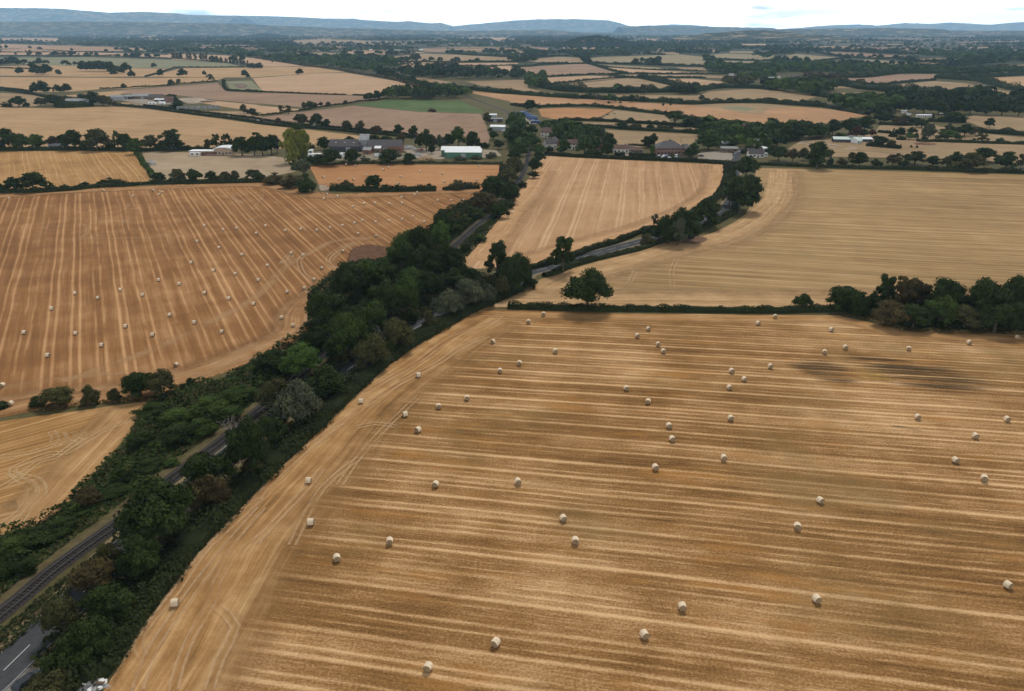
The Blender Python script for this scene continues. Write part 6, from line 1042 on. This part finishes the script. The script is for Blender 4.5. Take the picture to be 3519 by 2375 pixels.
# riding arena rails and jumps: white poles on the ground
k = 0
for a, b in (((330, 555), (425, 570)), ((355, 538), (440, 550)), ((520, 558), (700, 580)), ((570, 585), (665, 598)), ((765, 585), (838, 598)), ((735, 603), (830, 612)), ((315, 565), (360, 540))):
    A, C_ = at('B4', *a), at('B4', *b); mb = MB(); n = 5; k += 1
    e = empty('arena_rail', (A[0], A[1], 0)); tag(e, f"white riding arena rail on dry grass near the green roofed stable, {['leftmost upper', 'upper middle', 'long right', 'lower middle', 'short upper right', 'short lower right', 'leftmost slanting'][k-1]} one", 'rail', 'white arena rails')
    d = (C_[0]-A[0], C_[1]-A[1]); mb.tube([(0, 0, .9), (d[0], d[1], .9)], [.11, .11], 6); mb.build('bar', M['white'], e)
    for i in range(n+1): MB().box((d[0]*i/n, d[1]*i/n, .45), (.14, .14, .9)).build('post', M['white'], e)
def fence(label, s, h, mat, sp_=3.0, rails=2, w_=.1):
    P = pts(s); e = empty('fence', (P[0][0], P[0][1], 0)); tag(e, label, 'fence'); o = Vector((*P[0], 0)); Q = [q-o for q in resample(P, sp_)]
    for j in range(rails): mb = MB(); mb.tube([q+Vector((0, 0, h*(j+1)/rails-.1)) for q in Q], [w_*.6]*len(Q), 5); mb.build('rail', mat, e)
    for q in Q[:90]: MB().box((q.x, q.y, h/2), (w_*1.2, w_*1.2, h)).build('post', mat, e)
fence('dark rail fence along the foot of the arena field', 'B4 800,612 900,622 1100,640 1250,650', 1.2, M['wood'], 4); fence('post fence along the lane above the yard', 'B3 1975,645 2020,630 2100,610', 1.4, M['white'], 3, 1, .2); fence('grey fence across the paddock behind the brick hall', 'B3 905,252 830,295 755,336', 1.2, M['wood'], 6)
e = empty('panel_fence', (*at('A1', 1740, 975), .02)); tag(e, 'row of pale grey panels standing in the far farm field', 'panels'); 
for i in range(7): MB().box((-20+i*7, i*1.5, 2.2), (5.8, .4, 4.0)).build('panel', M['roofgrey'], e)
# horses grazing behind the hall
def horse(label, x, y, rz, graze=True):
    X, Y = at('B3', x, y); o_ = bpy.data.meshes.new('horse'); nz = .35 if graze else 1.9; nx = -1.35 if graze else -1.15
    V = [(.0, 0, 1.25), (.62, 0, 1.28), (.85, 0, 1.15), (-.55, 0, 1.27), (-.8, 0, 1.35), (-1.1, 0, (1.35+nz)/2), (nx, 0, nz), (nx-.3, 0, nz-.16), (.95, 0, .7),
         (.72, .2, .95), (.82, .2, .55), (.76, .2, .04), (.72, -.2, .95), (.86, -.2, .55), (.82, -.2, .04), (-.6, .18, .9), (-.6, .18, .5), (-.62, .18, .04), (-.6, -.18, .9), (-.55, -.18, .5), (-.58, -.18, .04)]
    E = [(0, 1), (1, 2), (0, 3), (3, 4), (4, 5), (5, 6), (6, 7), (2, 8), (1, 9), (9, 10), (10, 11), (1, 12), (12, 13), (13, 14), (3, 15), (15, 16), (16, 17), (3, 18), (18, 19), (19, 20)]
    Rr = [.34, .36, .22, .33, .26, .17, .13, .09, .05, .18, .09, .07, .18, .09, .07, .14, .08, .07, .14, .08, .07]
    o_.from_pydata(V, E, []); o = link('horse', o_, None, M['horse']); o.location = (X, Y, .05); o.rotation_euler = (0, 0, math.radians(rz)); o.modifiers.new('skin', 'SKIN')
    for v, r in zip(o_.skin_vertices[0].data, Rr): v.radius = (r, r)
    o_.skin_vertices[0].data[0].use_root = True; s = o.modifiers.new('sub', 'SUBSURF'); s.levels = 1; s.render_levels = 1; tag(o, label, 'horse', 'dark horses in the paddock')
horse('dark horse grazing beside the paddock fence, leftmost of four', 815, 318, 30); horse('dark horse standing by the paddock fence, second of four', 838, 304, 190, False); horse('dark horse grazing near the paddock fence, third of four', 853, 300, 20); horse('dark horse alone in the paddock, rightmost of four', 905, 292, 170)
labs = {}
for o in bpy.data.objects:
    if o.parent is None and o.get('label'): labs.setdefault(o['label'], []).append(o.name)
for l, v in labs.items():
    if len(v) > 1: print('DUP', l, v[:6])
    if not 4 <= len(l.split()) <= 16: print('LEN', l)
